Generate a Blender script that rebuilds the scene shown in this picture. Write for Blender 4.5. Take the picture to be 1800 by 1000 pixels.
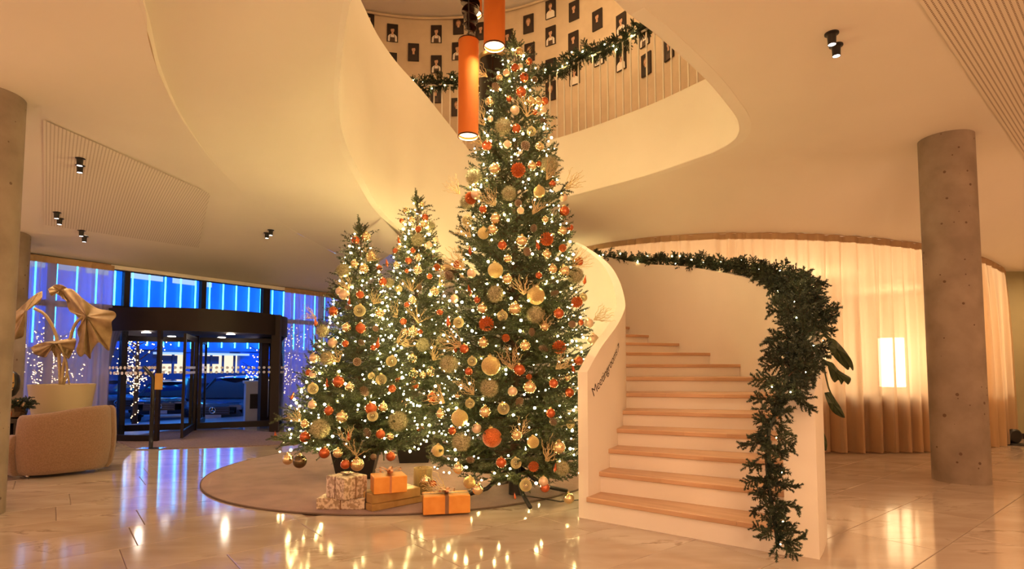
import bpy, math, random
import numpy as np
from mathutils import Vector, Matrix
random.seed(7)
rng = np.random.default_rng(7)
sc = bpy.context.scene
COL = sc.collection
for o in list(bpy.data.objects):
    bpy.data.objects.remove(o)
PI = math.pi
R_ = math.radians

# ------------------------------------------------------------------ camera, sky, exposure
EYE = 1.37
PITCH = math.atan(.06)
cd = bpy.data.cameras.new('camera')
cam = bpy.data.objects.new('camera', cd)
COL.objects.link(cam)
cam.location = (0, 0, EYE)
cam.rotation_euler = (PI / 2 + PITCH, 0, 0)
cd.sensor_width = 36
cd.lens = 20.0
cd.shift_y = 84 / 1800
cd.clip_end = 300
sc.camera = cam
sc.view_settings.view_transform = 'Standard'
sc.view_settings.look = 'None'
sc.view_settings.gamma = 1
sc.view_settings.use_curve_mapping = False
sc.view_settings.exposure = 0.0
sc.cycles.max_bounces = 9
sc.cycles.diffuse_bounces = 5
sc.cycles.transparent_max_bounces = 24
sc.cycles.sample_clamp_indirect = 6
sc.cycles.caustics_reflective = False
sc.cycles.caustics_refractive = False
w = bpy.data.worlds.new('world')
sc.world = w
w.use_nodes = True
w.node_tree.nodes['Background'].inputs[0].default_value = (.03, .16, .72, 1)
w.node_tree.nodes['Background'].inputs[1].default_value = 1.1

WARM = (1, .575, .295)
AMBER = (1, .66, .25)


def light(name, kind, loc, power, color=WARM, size=.3, rot=(0, 0, 0), spot=None, blend=.5):
    l = bpy.data.lights.new(name, kind)
    l.energy = power
    l.color = color
    if kind == 'AREA':
        l.shape = 'DISK'
        l.size = size
    else:
        l.shadow_soft_size = size
    if spot:
        l.spot_size = R_(spot)
        l.spot_blend = blend
    o = bpy.data.objects.new(name, l)
    COL.objects.link(o)
    o.location = loc
    o.rotation_euler = rot
    return o


# added out-of-frame fill that brightens the lobby: low points and overhead discs
for x, y, z, p, s in [(-3.4, -1.6, 2.5, 115, .3), (1.0, -2.2, 2.4, 200, .3), (3.9, -1.2, 2.5, 185, .3), (8.6, 4.2, 2.6, 105, .3), (-8.6, 3.2, 2.4, 75, .3), (-6.2, 1.0, 2.5, 110, .3), (-10.2, 6.0, 2.1, 140, .3)]:
    light('lobby_fill_light', 'POINT', (x, y, z), p * 1.17, WARM, s)
for x, y, z, p, s in [(1.0, 1.2, 4.1, 45, .9), (5.2, 1.6, 4.1, 40, .9)]:
    light('overhead_fill_light', 'AREA', (x, y, z), p, WARM, s)  # unseen discs added overhead as fill
light('stair_fill_light', 'AREA', (1.5, 8.1, 4.03), 16, WARM, .5)  # added unseen fill, standing in for concealed light in the stairwell
# upper floor of the stair tower: added unseen fill for parapet and portrait wall
light('tower_overhead_fill_light', 'AREA', (-1.0, 7.6, 9.3), 95, (1, .62, .30), 2.4)
light('tower_fill_light', 'POINT', (-2.2, 7.6, 8.6), 55, (1, .58, .25), .3)
light('tower_fill_light', 'POINT', (.5, 9.7, 8.3), 105, (1, .64, .30), .3)
# round salon behind the curtain
light('salon_lamp_light', 'POINT', (6.1, 12.2, 2.5), 200, (1, .76, .47), .35)
light('salon_lamp_light', 'POINT', (3.6, 13.2, 2.3), 125, (1, .76, .47), .35)
light('salon_lamp_light', 'POINT', (9.0, 13.4, 2.4), 90, (1, .74, .44), .35)
light('corridor_lamp_light', 'AREA', (10.0, 9.4, 3.1), 60, (1, .6, .28), .5)
# street side: added unseen blue fill that washes the facade
for s, o_, z in [(-6, 9, 6), (6, 9, 6), (16, 9, 6)]:
    light('facade_fill_light', 'AREA', (-6.77 + .5477 * s - .8367 * o_, 12.22 + .8367 * s + .5477 * o_, z), 900, (.03, .25, 1), 2.5,
          (R_(-78), 0, math.atan2(.5477, -.8367) + PI / 2))

# ------------------------------------------------------------------ pixel helpers: a photo point at a known depth / height -> world point
_c, _s = math.cos(PITCH), math.sin(PITCH)


def ray(px, py):
    a, b = (px - 900) / 1000, (584 - py) / 1000
    return np.array([a, _c - b * _s, _s + b * _c])


def dep(px, py, Y):
    d = ray(px, py)
    p = d * (Y / d[1])
    return Vector((p[0], p[1], p[2] + EYE))


def flat(px, py, z=0.0):
    d = ray(px, py)
    t = (z - EYE) / d[2]
    return Vector((d[0] * t, d[1] * t, z))


# ------------------------------------------------------------------ materials
MATS = {}


def mat(name, c1, c2=None, scale=6.0, rough=.5, metal=0.0, bump=0.0, bscale=None, lo=.35, hi=.65, emit=None, estr=0.0, coat=0.0, sheen=0.0,
        trans=0.0, spec=.5, obj_rand=0.0, detail=4.0, coord='Object'):
    m = bpy.data.materials.new(name)
    m.use_nodes = True
    nt = m.node_tree
    b = nt.nodes['Principled BSDF']
    b.inputs['Base Color'].default_value = (*c1, 1)
    b.inputs['Roughness'].default_value = rough
    b.inputs['Metallic'].default_value = metal
    b.inputs['Coat Weight'].default_value = coat
    b.inputs['Sheen Weight'].default_value = sheen
    b.inputs['Specular IOR Level'].default_value = spec
    b.inputs['Transmission Weight'].default_value = trans
    if emit:
        b.inputs['Emission Color'].default_value = (*emit, 1)
        b.inputs['Emission Strength'].default_value = estr
    tc = nt.nodes.new('ShaderNodeTexCoord')
    if c2 is not None:
        n = nt.nodes.new('ShaderNodeTexNoise')
        n.inputs['Scale'].default_value = scale
        n.inputs['Detail'].default_value = detail
        nt.links.new(tc.outputs[coord], n.inputs['Vector'])
        r = nt.nodes.new('ShaderNodeValToRGB')
        r.color_ramp.elements[0].position = lo
        r.color_ramp.elements[1].position = hi
        r.color_ramp.elements[0].color = (*c1, 1)
        r.color_ramp.elements[1].color = (*c2, 1)
        nt.links.new(n.outputs['Fac'], r.inputs['Fac'])
        last = r.outputs['Color']
        if obj_rand:
            oi = nt.nodes.new('ShaderNodeObjectInfo')
            hs = nt.nodes.new('ShaderNodeHueSaturation')
            mr = nt.nodes.new('ShaderNodeMapRange')
            mr.inputs[3].default_value = 1 - obj_rand
            mr.inputs[4].default_value = 1 + obj_rand
            nt.links.new(oi.outputs['Random'], mr.inputs[0])
            nt.links.new(mr.outputs[0], hs.inputs['Value'])
            nt.links.new(last, hs.inputs['Color'])
            last = hs.outputs['Color']
        nt.links.new(last, b.inputs['Base Color'])
    if bump:
        n2 = nt.nodes.new('ShaderNodeTexNoise')
        n2.inputs['Scale'].default_value = bscale or scale * 4
        n2.inputs['Detail'].default_value = 3
        nt.links.new(tc.outputs[coord], n2.inputs['Vector'])
        bp = nt.nodes.new('ShaderNodeBump')
        bp.inputs['Strength'].default_value = bump
        bp.inputs['Distance'].default_value = .01
        nt.links.new(n2.outputs['Fac'], bp.inputs['Height'])
        nt.links.new(bp.outputs['Normal'], b.inputs['Normal'])
    MATS[name] = m
    return m


def emat(name, color, strength, sampled=True):
    m = bpy.data.materials.new(name)
    m.use_nodes = True
    nt = m.node_tree
    nt.nodes.remove(nt.nodes['Principled BSDF'])
    e = nt.nodes.new('ShaderNodeEmission')
    e.inputs[0].default_value = (*color, 1)
    e.inputs[1].default_value = strength
    nt.links.new(e.outputs[0], nt.nodes['Material Output'].inputs['Surface'])
    if not sampled:
        m.cycles.emission_sampling = 'NONE'
    return m


def clear(name, tint, gloss=.12, rough=.02, diffuse=0.0, dcol=(1, 1, 1), translucent=0.0):
    """thin see-through sheet: transparent + fresnel gloss (+ cloth scatter)"""
    m = bpy.data.materials.new(name)
    m.use_nodes = True
    nt = m.node_tree
    nt.nodes.remove(nt.nodes['Principled BSDF'])
    out = nt.nodes['Material Output'].inputs['Surface']
    t = nt.nodes.new('ShaderNodeBsdfTransparent')
    t.inputs[0].default_value = (*tint, 1)
    last = t.outputs[0]
    if gloss:
        g = nt.nodes.new('ShaderNodeBsdfGlossy')
        g.inputs['Roughness'].default_value = rough
        f = nt.nodes.new('ShaderNodeLayerWeight')
        f.inputs[0].default_value = gloss
        mx = nt.nodes.new('ShaderNodeMixShader')
        nt.links.new(f.outputs['Fresnel'], mx.inputs[0])
        nt.links.new(last, mx.inputs[1])
        nt.links.new(g.outputs[0], mx.inputs[2])
        last = mx.outputs[0]
    if diffuse:
        d = nt.nodes.new('ShaderNodeBsdfDiffuse')
        d.inputs[0].default_value = (*dcol, 1)
        tr = nt.nodes.new('ShaderNodeBsdfTranslucent')
        tr.inputs[0].default_value = (*dcol, 1)
        m1 = nt.nodes.new('ShaderNodeMixShader')
        m1.inputs[0].default_value = translucent
        nt.links.new(d.outputs[0], m1.inputs[1])
        nt.links.new(tr.outputs[0], m1.inputs[2])
        m2 = nt.nodes.new('ShaderNodeMixShader')
        lw = nt.nodes.new('ShaderNodeLayerWeight')      # the weave closes where the cloth is seen edge-on
        lw.inputs[0].default_value = .5
        mr = nt.nodes.new('ShaderNodeMapRange')
        mr.inputs[3].default_value = diffuse
        mr.inputs[4].default_value = 1
        nt.links.new(lw.outputs['Facing'], mr.inputs[0])
        nt.links.new(mr.outputs[0], m2.inputs[0])
        nt.links.new(last, m2.inputs[1])
        nt.links.new(m1.outputs[0], m2.inputs[2])
        last = m2.outputs[0]
    nt.links.new(last, out)
    return m


def marble_mat():
    m = mat('marble', (.60, .50, .41), rough=.10, spec=.40)
    nt = m.node_tree
    b = nt.nodes['Principled BSDF']
    g = nt.nodes.new('ShaderNodeNewGeometry')
    oi = nt.nodes.new('ShaderNodeObjectInfo')
    mp = nt.nodes.new('ShaderNodeMapping')
    mp.inputs['Rotation'].default_value = (0, 0, R_(-38))
    mp.inputs['Scale'].default_value = (.55, 1.5, 1)
    nt.links.new(g.outputs['Position'], mp.inputs['Vector'])
    cmb = nt.nodes.new('ShaderNodeCombineXYZ')
    mul = nt.nodes.new('ShaderNodeMath')
    mul.operation = 'MULTIPLY'
    mul.inputs[1].default_value = 40
    nt.links.new(oi.outputs['Random'], mul.inputs[0])
    nt.links.new(mul.outputs[0], cmb.inputs[2])
    ad = nt.nodes.new('ShaderNodeVectorMath')
    nt.links.new(mp.outputs[0], ad.inputs[0])
    nt.links.new(cmb.outputs[0], ad.inputs[1])
    n1 = nt.nodes.new('ShaderNodeTexNoise')
    n1.inputs['Scale'].default_value = 1.3
    n1.inputs['Detail'].default_value = 8
    n1.inputs['Roughness'].default_value = .62
    n1.inputs['Distortion'].default_value = .7
    nt.links.new(ad.outputs[0], n1.inputs['Vector'])
    r1 = nt.nodes.new('ShaderNodeValToRGB')
    e = r1.color_ramp.elements
    e[0].position = .47
    e[0].color = (0, 0, 0, 1)
    e[1].position = .53
    e[1].color = (0, 0, 0, 1)
    k = e.new(.5)
    k.color = (1, 1, 1, 1)
    nt.links.new(n1.outputs['Fac'], r1.inputs['Fac'])
    n2 = nt.nodes.new('ShaderNodeTexNoise')
    n2.inputs['Scale'].default_value = 2.2
    n2.inputs['Detail'].default_value = 5
    nt.links.new(ad.outputs[0], n2.inputs['Vector'])
    r2 = nt.nodes.new('ShaderNodeValToRGB')
    r2.color_ramp.elements[0].position = .52
    r2.color_ramp.elements[1].position = .72
    nt.links.new(n2.outputs['Fac'], r2.inputs['Fac'])
    mm = nt.nodes.new('ShaderNodeMath')
    mm.operation = 'MULTIPLY'
    nt.links.new(r1.outputs['Color'], mm.inputs[0])
    nt.links.new(r2.outputs['Color'], mm.inputs[1])
    r3 = nt.nodes.new('ShaderNodeValToRGB')
    r3.color_ramp.elements[0].position = .35
    r3.color_ramp.elements[0].color = (.40, .31, .25, 1)
    r3.color_ramp.elements[1].position = .65
    r3.color_ramp.elements[1].color = (.52, .43, .36, 1)
    nt.links.new(n2.outputs['Fac'], r3.inputs['Fac'])
    mx = nt.nodes.new('ShaderNodeMix')
    mx.data_type = 'RGBA'
    mx.inputs[7].default_value = (.14, .07, .04, 1)
    nt.links.new(mm.outputs[0], mx.inputs[0])
    nt.links.new(r3.outputs['Color'], mx.inputs[6])
    nt.links.new(mx.outputs[2], b.inputs['Base Color'])
    return m


def concrete_mat():
    m = mat('concrete', (.22, .165, .125), (.31, .24, .19), 3.0, .75, bump=.15, bscale=30)
    nt = m.node_tree
    b = nt.nodes['Principled BSDF']
    src = b.inputs['Base Color'].links[0].from_socket
    tc = nt.nodes.new('ShaderNodeTexCoord')
    v = nt.nodes.new('ShaderNodeTexVoronoi')
    v.inputs['Scale'].default_value = 9
    v.inputs['Randomness'].default_value = 1
    nt.links.new(tc.outputs['Object'], v.inputs['Vector'])
    n = nt.nodes.new('ShaderNodeTexNoise')
    n.inputs['Scale'].default_value = 7
    nt.links.new(tc.outputs['Object'], n.inputs['Vector'])
    a = nt.nodes.new('ShaderNodeMath')
    a.operation = 'MULTIPLY_ADD'
    a.inputs[1].default_value = .5
    a.inputs[2].default_value = -.16
    nt.links.new(n.outputs['Fac'], a.inputs[0])
    lt = nt.nodes.new('ShaderNodeMath')
    lt.operation = 'LESS_THAN'
    nt.links.new(v.outputs['Distance'], lt.inputs[0])
    nt.links.new(a.outputs[0], lt.inputs[1])
    mx = nt.nodes.new('ShaderNodeMix')
    mx.data_type = 'RGBA'
    mx.inputs[7].default_value = (.12, .07, .05, 1)
    nt.links.new(lt.outputs[0], mx.inputs[0])
    nt.links.new(src, mx.inputs[6])
    nt.links.new(mx.outputs[2], b.inputs['Base Color'])
    return m


def stripe_mat(name, c1, c2, per, axis=0, sharp=.35):
    """fine parallel slots of an acoustic panel, in object space"""
    m = mat(name, c1, rough=.8)
    nt = m.node_tree
    b = nt.nodes['Principled BSDF']
    tc = nt.nodes.new('ShaderNodeTexCoord')
    sp = nt.nodes.new('ShaderNodeSeparateXYZ')
    nt.links.new(tc.outputs['Object'], sp.inputs[0])

    def saw(i, p, thr):
        d = nt.nodes.new('ShaderNodeMath')
        d.operation = 'DIVIDE'
        d.inputs[1].default_value = p
        nt.links.new(sp.outputs[i], d.inputs[0])
        f = nt.nodes.new('ShaderNodeMath')
        f.operation = 'FRACT'
        nt.links.new(d.outputs[0], f.inputs[0])
        g = nt.nodes.new('ShaderNodeMath')
        g.operation = 'LESS_THAN'
        g.inputs[1].default_value = thr
        nt.links.new(f.outputs[0], g.inputs[0])
        return g
    g1 = saw(axis, per, sharp)
    g2 = saw(1 - axis, per * .8, .7)
    mu = nt.nodes.new('ShaderNodeMath')
    mu.operation = 'MULTIPLY'
    nt.links.new(g1.outputs[0], mu.inputs[0])
    nt.links.new(g2.outputs[0], mu.inputs[1])
    mx = nt.nodes.new('ShaderNodeMix')
    mx.data_type = 'RGBA'
    mx.inputs[6].default_value = (*c1, 1)
    mx.inputs[7].default_value = (*c2, 1)
    nt.links.new(mu.outputs[0], mx.inputs[0])
    nt.links.new(mx.outputs[2], b.inputs['Base Color'])
    return m


def wood_mat(name, c1, c2):
    m = mat(name, c1, c2, 1.0, .42, obj_rand=.06)
    nt = m.node_tree
    for n in nt.nodes:
        if n.type == 'TEX_NOISE':
            tc = nt.nodes.new('ShaderNodeTexCoord')
            mp = nt.nodes.new('ShaderNodeMapping')
            mp.inputs['Scale'].default_value = (1.6, 14, 14)
            nt.links.new(tc.outputs['Object'], mp.inputs[0])
            nt.links.new(mp.outputs[0], n.inputs['Vector'])
    return m


PAINT = (.80, .74, .66)
M = dict(
    paint=mat('white_paint', PAINT, (.83, .77, .69), 1.2, .55),
    ceil=mat('ceiling_paint', (.78, .71, .63), (.81, .74, .66), .8, .7),
    marble=marble_mat(),
    grout=mat('grout', (.22, .15, .11), rough=.7),
    rug=mat('rug_pile', (.18, .082, .068), (.26, .128, .105), 3.5, .95, bump=.6, bscale=160, sheen=.3),
    rugedge=mat('rug_binding', (.13, .085, .065), rough=.9),
    tread=wood_mat('oak_stave', (.50, .30, .17), (.62, .40, .25)),
    concrete=concrete_mat(),
    plaster=mat('tower_plaster', (.62, .49, .345), (.71, .57, .41), 2.2, .85, bump=.2, bscale=25),
    olive=mat('olive_wall', (.29, .255, .15), (.32, .285, .17), 1.5, .6),
    dark=mat('dark_bronze', (.014, .008, .010), rough=.5, spec=.25),
    black=mat('black_metal', (.012, .010, .010), rough=.4),
    blackgloss=mat('black_gloss', (.012, .008, .008), rough=.12),
    white=mat('white_metal', (.80, .75, .68), rough=.4),
    needle=mat('fir_needle', (.034, .052, .022), (.095, .115, .045), 9, .45, obj_rand=.35),
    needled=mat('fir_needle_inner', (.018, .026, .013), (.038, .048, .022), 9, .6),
    needleg=mat('garland_needle', (.018, .034, .020), (.050, .072, .036), 9, .5, obj_rand=.3),
    bark=mat('bark', (.06, .035, .02), (.11, .065, .04), 12, .85, bump=.4),
    gold=mat('gold_glass', (.90, .70, .38), rough=.2, metal=.85, coat=.4),
    champ=mat('champagne_glass', (.80, .60, .42), rough=.34, metal=.55),
    glitter=mat('gold_glitter', (.55, .36, .12), (.95, .74, .36), 26, .32, .8, bump=.8, bscale=30, lo=.4, hi=.6),
    copper=mat('copper_lacquer', (.52, .11, .025), rough=.2, metal=.55, coat=.6),
    rust=mat('rust_glitter', (.38, .055, .012), (.85, .24, .05), 14, .3, .4, bump=.6, bscale=20),
    glassb=clear('clear_ornament_glass', (.93, .86, .66), gloss=.42, rough=.05, diffuse=.25, dcol=(.72, .6, .36), translucent=.5),
    darkglass=mat('dark_mirror_glass', (.16, .12, .07), rough=.06, metal=.9),
    cap=mat('ornament_cap', (.75, .55, .25), rough=.3, metal=1),
    moss=mat('frosted_moss', (.20, .19, .09), (.58, .53, .33), 8, .9),
    cone=mat('cone_scale', (.11, .055, .03), (.30, .19, .11), 30, .6),
    frost=mat('frosted_tip', (.60, .48, .34), rough=.6),
    twig=mat('gilded_twig', (.50, .33, .16), (.75, .56, .30), 20, .5, .2),
    bulb=emat('warm_bulb', (1, .75, .29), 150),
    bulbsoft=emat('warm_bulb_small', (1, .68, .32), 9, False),
    wire=mat('green_wire', (.01, .02, .012), rough=.6),
    baluster=mat('baluster_enamel', (.74, .67, .58), rough=.45),
    glass=clear('pane_glass', (.90, .93, .95), gloss=.10),
    curveglass=clear('drum_glass', (.90, .90, .94), gloss=.12),
    sheer=clear('lilac_sheer', (.88, .80, .88), gloss=0, diffuse=.58, dcol=(.88, .76, .80), translucent=.6),
    salon=clear('tan_sheer', (.92, .80, .62), gloss=0, diffuse=.72, dcol=(.84, .66, .46), translucent=.74),
    tape=mat('curtain_tape', (.42, .27, .15), rough=.9),
    boucle=mat('boucle', (.23, .125, .075), (.30, .17, .105), 60, .95, bump=.9, bscale=180, sheen=.35),
    pot=mat('cream_pot', (.50, .41, .27), rough=.6),
    leaf=mat('dried_leaf', (.25, .17, .085), (.42, .30, .165), 5, .8, bump=.7, bscale=14),
    stem=mat('dried_stem', (.40, .30, .17), rough=.7),
    green=mat('banana_leaf', (.022, .040, .014), (.05, .075, .03), 6, .45),
    paper_s=mat('silver_print_paper', (.40, .29, .19), (.74, .62, .49), 34, .45, .25, lo=.46, hi=.54),
    paper_g=mat('gold_paper', (.50, .32, .12), (.62, .41, .17), 10, .35, .5, bump=.3, bscale=9),
    paper_o=mat('orange_paper', (.72, .28, .045), (.80, .35, .07), 8, .38, .2, bump=.4, bscale=8),
    rib_s=mat('brown_ribbon', (.22, .11, .06), rough=.4),
    rib_d=mat('navy_ribbon', (.03, .02, .05), rough=.4),
    rib_o=mat('copper_ribbon', (.50, .19, .08), rough=.35),
    foil=mat('silver_foil', (.75, .68, .58), rough=.2, metal=.9),
    shade=mat('orange_shade', (.58, .15, .018), (.62, .17, .022), 3, .8, emit=(1, .16, .01), estr=.04),
    diffuser=emat('lamp_diffuser', (1, .86, .50), 5.5),
    disc=mat('bronze_disc', (.05, .018, .014), rough=.25, metal=.5),
    spotlamp=emat('spot_lens', (1, .93, .86), 14),
    led=emat('blue_led', (.06, .55, 1), 9),
    facade=mat('blue_facade', (.03, .14, .55), (.04, .18, .65), .6, .5),
    facaded=mat('dark_facade', (.05, .05, .12), rough=.6),
    office=emat('office_window', (.42, .62, 1), 1.3),
    shop=emat('shop_window', (1, .80, .58), 1.3),
    asphalt=mat('wet_asphalt', (.10, .10, .13), (.17, .17, .22), 1.5, .35),
    carpaint=mat('car_paint_dark', (.012, .012, .022), rough=.18, coat=1),
    carblue=mat('car_paint_blue', (.02, .05, .11), rough=.2, coat=1),
    cargrey=mat('car_paint_grey', (.09, .10, .14), rough=.25, coat=1),
    carglass=mat('car_glass', (.01, .012, .02), rough=.06),
    chrome=mat('chrome', (.8, .8, .82), rough=.15, metal=1),
    tyre=mat('tyre', (.012, .012, .013), rough=.8),
    plate=mat('number_plate', (.30, .33, .42), rough=.5),
    headlamp=mat('headlamp_glass', (.16, .19, .26), rough=.1, metal=.4),
    ink=mat('black_vinyl', (.03, .018, .012), rough=.5),
    panelL=stripe_mat('slotted_panel', (.78, .71, .63), (.44, .36, .30), .055, 0),
    salonwall=mat('salon_wall', (.80, .70, .55), rough=.8),
    lowwall=mat('salon_low_wall', (.16, .075, .04), rough=.8),
    salonlamp=emat('salon_lamp_shade', (1, .80, .52), 14),
    red=mat('red_board', (.55, .02, .015), rough=.4),
    mask=mat('gilded_mask', (.50, .27, .08), (.62, .36, .12), 8, .4, .3),
    dot=mat('white_film', (.95, .92, .97), rough=.6, emit=(.9, .82, .95), estr=.0),
    card=mat('photo_ground', (.022, .012, .009), rough=.35),
    skin=mat('photo_skin', (.62, .37, .24), rough=.5),
    shirtw=mat('photo_white_cloth', (.82, .74, .65), rough=.6),
    shirtd=mat('photo_dark_cloth', (.035, .022, .018), rough=.6),
    apron=mat('photo_apron', (.085, .05, .036), rough=.6),
    hairm=mat('photo_hair', (.03, .016, .010), rough=.6),
    hairl=mat('photo_fair_hair', (.28, .15, .07), rough=.6),
    sign=mat('yellow_sign', (.58, .33, .08), rough=.5),
    post=mat('grey_kiosk', (.45, .45, .52), rough=.5),
    mat=mat('door_mat', (.16, .105, .11), (.22, .15, .15), 30, .95),
)


# ------------------------------------------------------------------ mesh building
class B:
    def __init__(self):
        self.v, self.f, self.mi = [], [], []

    def add(self, vs, fs, mi=0):
        k = len(self.v)
        self.v += [tuple(p) for p in vs]
        self.f += [tuple(i + k for i in f) for f in fs]
        self.mi += [mi] * len(fs)
        return self

    def box(self, cx, cy, cz, sx, sy, sz, mx=None, mi=0):
        q = [(cx + a * sx / 2, cy + b * sy / 2, cz + c * sz / 2) for a in (-1, 1) for b in (-1, 1) for c in (-1, 1)]
        if mx is not None:
            q = [tuple(mx @ Vector(p)) for p in q]
        return self.add(q, [(0, 1, 3, 2), (4, 6, 7, 5), (0, 4, 5, 1), (2, 3, 7, 6), (0, 2, 6, 4), (1, 5, 7, 3)], mi)

    def tube(self, pts, r, n=6, caps=True, mi=0):
        pts = [Vector(p) for p in pts]
        m = len(pts)
        rr = [r] * m if isinstance(r, (int, float)) else r
        vs, fs = [], []
        up = None
        for i, p in enumerate(pts):
            t = (pts[min(i + 1, m - 1)] - pts[max(i - 1, 0)])
            t = t.normalized() if t.length > 1e-9 else Vector((0, 0, 1))
            if up is None:
                up = t.orthogonal().normalized()
            else:
                up = (up - t * up.dot(t))
                up = up.normalized() if up.length > 1e-6 else t.orthogonal().normalized()
            sd = t.cross(up)
            for k in range(n):
                a = 2 * PI * k / n
                vs.append(p + (up * math.cos(a) + sd * math.sin(a)) * rr[i])
        for i in range(m - 1):
            for k in range(n):
                fs.append((i * n + k, i * n + (k + 1) % n, (i + 1) * n + (k + 1) % n, (i + 1) * n + k))
        if caps:
            fs += [tuple(range(n - 1, -1, -1)), tuple((m - 1) * n + k for k in range(n))]
        return self.add(vs, fs, mi)

    def lathe(self, prof, n=24, o=(0, 0, 0), caps=True, mi=0):
        vs, fs = [], []
        for r, z in prof:
            for k in range(n):
                a = 2 * PI * k / n
                vs.append((o[0] + r * math.cos(a), o[1] + r * math.sin(a), o[2] + z))
        m = len(prof)
        for i in range(m - 1):
            for k in range(n):
                fs.append((i * n + k, i * n + (k + 1) % n, (i + 1) * n + (k + 1) % n, (i + 1) * n + k))
        if caps:
            if prof[0][0] > 1e-5:
                fs.append(tuple(range(n - 1, -1, -1)))
            if prof[-1][0] > 1e-5:
                fs.append(tuple((m - 1) * n + k for k in range(n)))
        return self.add(vs, fs, mi)

    def loft(self, rings, closed=False, mi=0):
        """rings: equal-length point lists"""
        n = len(rings[0])
        vs = [p for r in rings for p in r]
        fs = []
        for i in range(len(rings) - 1):
            for k in range(n if closed else n - 1):
                fs.append((i * n + k, i * n + (k + 1) % n, (i + 1) * n + (k + 1) % n, (i + 1) * n + k))
        return self.add(vs, fs, mi)

    def ico(self, c, r, sub=1, mi=0):
        t = (1 + 5 ** .5) / 2
        vs = [Vector(p).normalized() for p in [(-1, t, 0), (1, t, 0), (-1, -t, 0), (1, -t, 0), (0, -1, t), (0, 1, t), (0, -1, -t), (0, 1, -t), (t, 0, -1), (t, 0, 1), (-t, 0, -1), (-t, 0, 1)]]
        fs = [(0, 11, 5), (0, 5, 1), (0, 1, 7), (0, 7, 10), (0, 10, 11), (1, 5, 9), (5, 11, 4), (11, 10, 2), (10, 7, 6), (7, 1, 8), (3, 9, 4), (3, 4, 2), (3, 2, 6), (3, 6, 8), (3, 8, 9), (4, 9, 5), (2, 4, 11), (6, 2, 10), (8, 6, 7), (9, 8, 1)]
        for _ in range(sub):
            nf, cache = [], {}

            def mid(a, b):
                k = (min(a, b), max(a, b))
                if k not in cache:
                    vs.append(((vs[a] + vs[b]) / 2).normalized())
                    cache[k] = len(vs) - 1
                return cache[k]
            for a, b, d in fs:
                x, y, z = mid(a, b), mid(b, d), mid(d, a)
                nf += [(a, x, z), (b, y, x), (d, z, y), (x, y, z)]
            fs = nf
        c = Vector(c)
        return self.add([c + p * r for p in vs], fs, mi)

    def mesh(self, name, mats, smooth=False):
        me = bpy.data.meshes.new(name)
        me.from_pydata(self.v, [], self.f)
        for m in (mats if isinstance(mats, (list, tuple)) else [mats]):
            me.materials.append(m)
        if len(me.materials) > 1:
            me.polygons.foreach_set('material_index', self.mi)
        if smooth:
            me.polygons.foreach_set('use_smooth', [True] * len(me.polygons))
            if smooth == 'auto':
                me.set_sharp_from_angle(angle=R_(38))
        me.update()
        return me

    def obj(self, name, mats, parent=None, smooth=False, **kw):
        return link(name, self.mesh(name, mats, smooth), parent, **kw)


def link(name, data, parent=None, loc=None, rot=None, kind=None, label=None, cat=None, group=None, scale=None):
    o = bpy.data.objects.new(name, data)
    COL.objects.link(o)
    if parent is not None:
        o.parent = parent
    if loc is not None:
        o.location = loc
    if rot is not None:
        o.rotation_euler = rot
    if scale is not None:
        o.scale = scale if not isinstance(scale, (int, float)) else (scale,) * 3
    return tag(o, label, cat, group, kind)


def tag(o, label=None, cat=None, group=None, kind=None):
    for k, v in (('label', label), ('category', cat), ('group', group), ('kind', kind)):
        if v:
            o[k] = v
    return o


def thing(name, label, cat, loc=(0, 0, 0), rz=0.0, group=None):
    return link(name, None, None, loc, (0, 0, rz), None, label, cat, group)


def spl(rows, n):
    """Catmull-Rom through rows (any dimension), n samples per span"""
    P = np.array(rows, float)
    P = np.vstack([2 * P[0] - P[1], P, 2 * P[-1] - P[-2]])
    out = []
    for i in range(1, len(P) - 2):
        a, b, c, d = P[i - 1:i + 3]
        for k in range(n):
            t = k / n
            out.append(.5 * (2 * b + (c - a) * t + (2 * a - 5 * b + 4 * c - d) * t * t + (3 * b - a - 3 * c + d) * t ** 3))
    out.append(P[-2])
    return np.array(out)


def norm2(c):
    """left-hand unit normals of a plan polyline"""
    t = np.gradient(c[:, :2], axis=0)
    t /= np.linalg.norm(t, axis=1)[:, None] + 1e-12
    return np.c_[-t[:, 1], t[:, 0]]


def wall_strip(c, thick, zlo, zhi):
    """solid wall along a plan curve with lower and upper height per point"""
    n = norm2(c) * thick / 2
    a, d = c[:, :2] + n, c[:, :2] - n
    b = B()
    rings = []
    for i in range(len(c)):
        rings.append([(a[i][0], a[i][1], zlo[i]), (a[i][0], a[i][1], zhi[i]), (d[i][0], d[i][1], zhi[i]), (d[i][0], d[i][1], zlo[i])])
    b.loft(rings, True)
    k = len(rings)
    b.f += [(3, 2, 1, 0), tuple((k - 1) * 4 + q for q in range(4))]
    b.mi += [0, 0]
    return b


def smooth01(t):
    t = min(max(t, 0), 1)
    return t * t * (3 - 2 * t)
# ------------------------------------------------------------------ plan data of the building
WIN = np.array([-6.77, 12.22])
WD = np.array([.5477, .8367])
WN = np.array([-.8367, .5477])          # outwards
SAL = np.array([5.73, 13.97])
SALR = 4.87
TOW = np.array([-1.8, 7.9])
TOWR = 5.0
STC = np.array([-2.1, 7.3])


def ext(s, o, z=0.0):
    p = WIN + WD * s + WN * o
    return Vector((p[0], p[1], z))


def win_s(px, o=0.0):
    k = (px - 900) / 1000
    r = np.array([k, 1.0])
    t = (WIN @ WN + o) / (r @ WN)
    return float((r * t - WIN) @ WD)


def zl(x, y):
    w_ = min(max(-(np.array([x, y]) - WIN) @ WN, 0), 6)
    return 3.3 + .67 * (1 - (1 - w_ / 6) ** 2)


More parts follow.
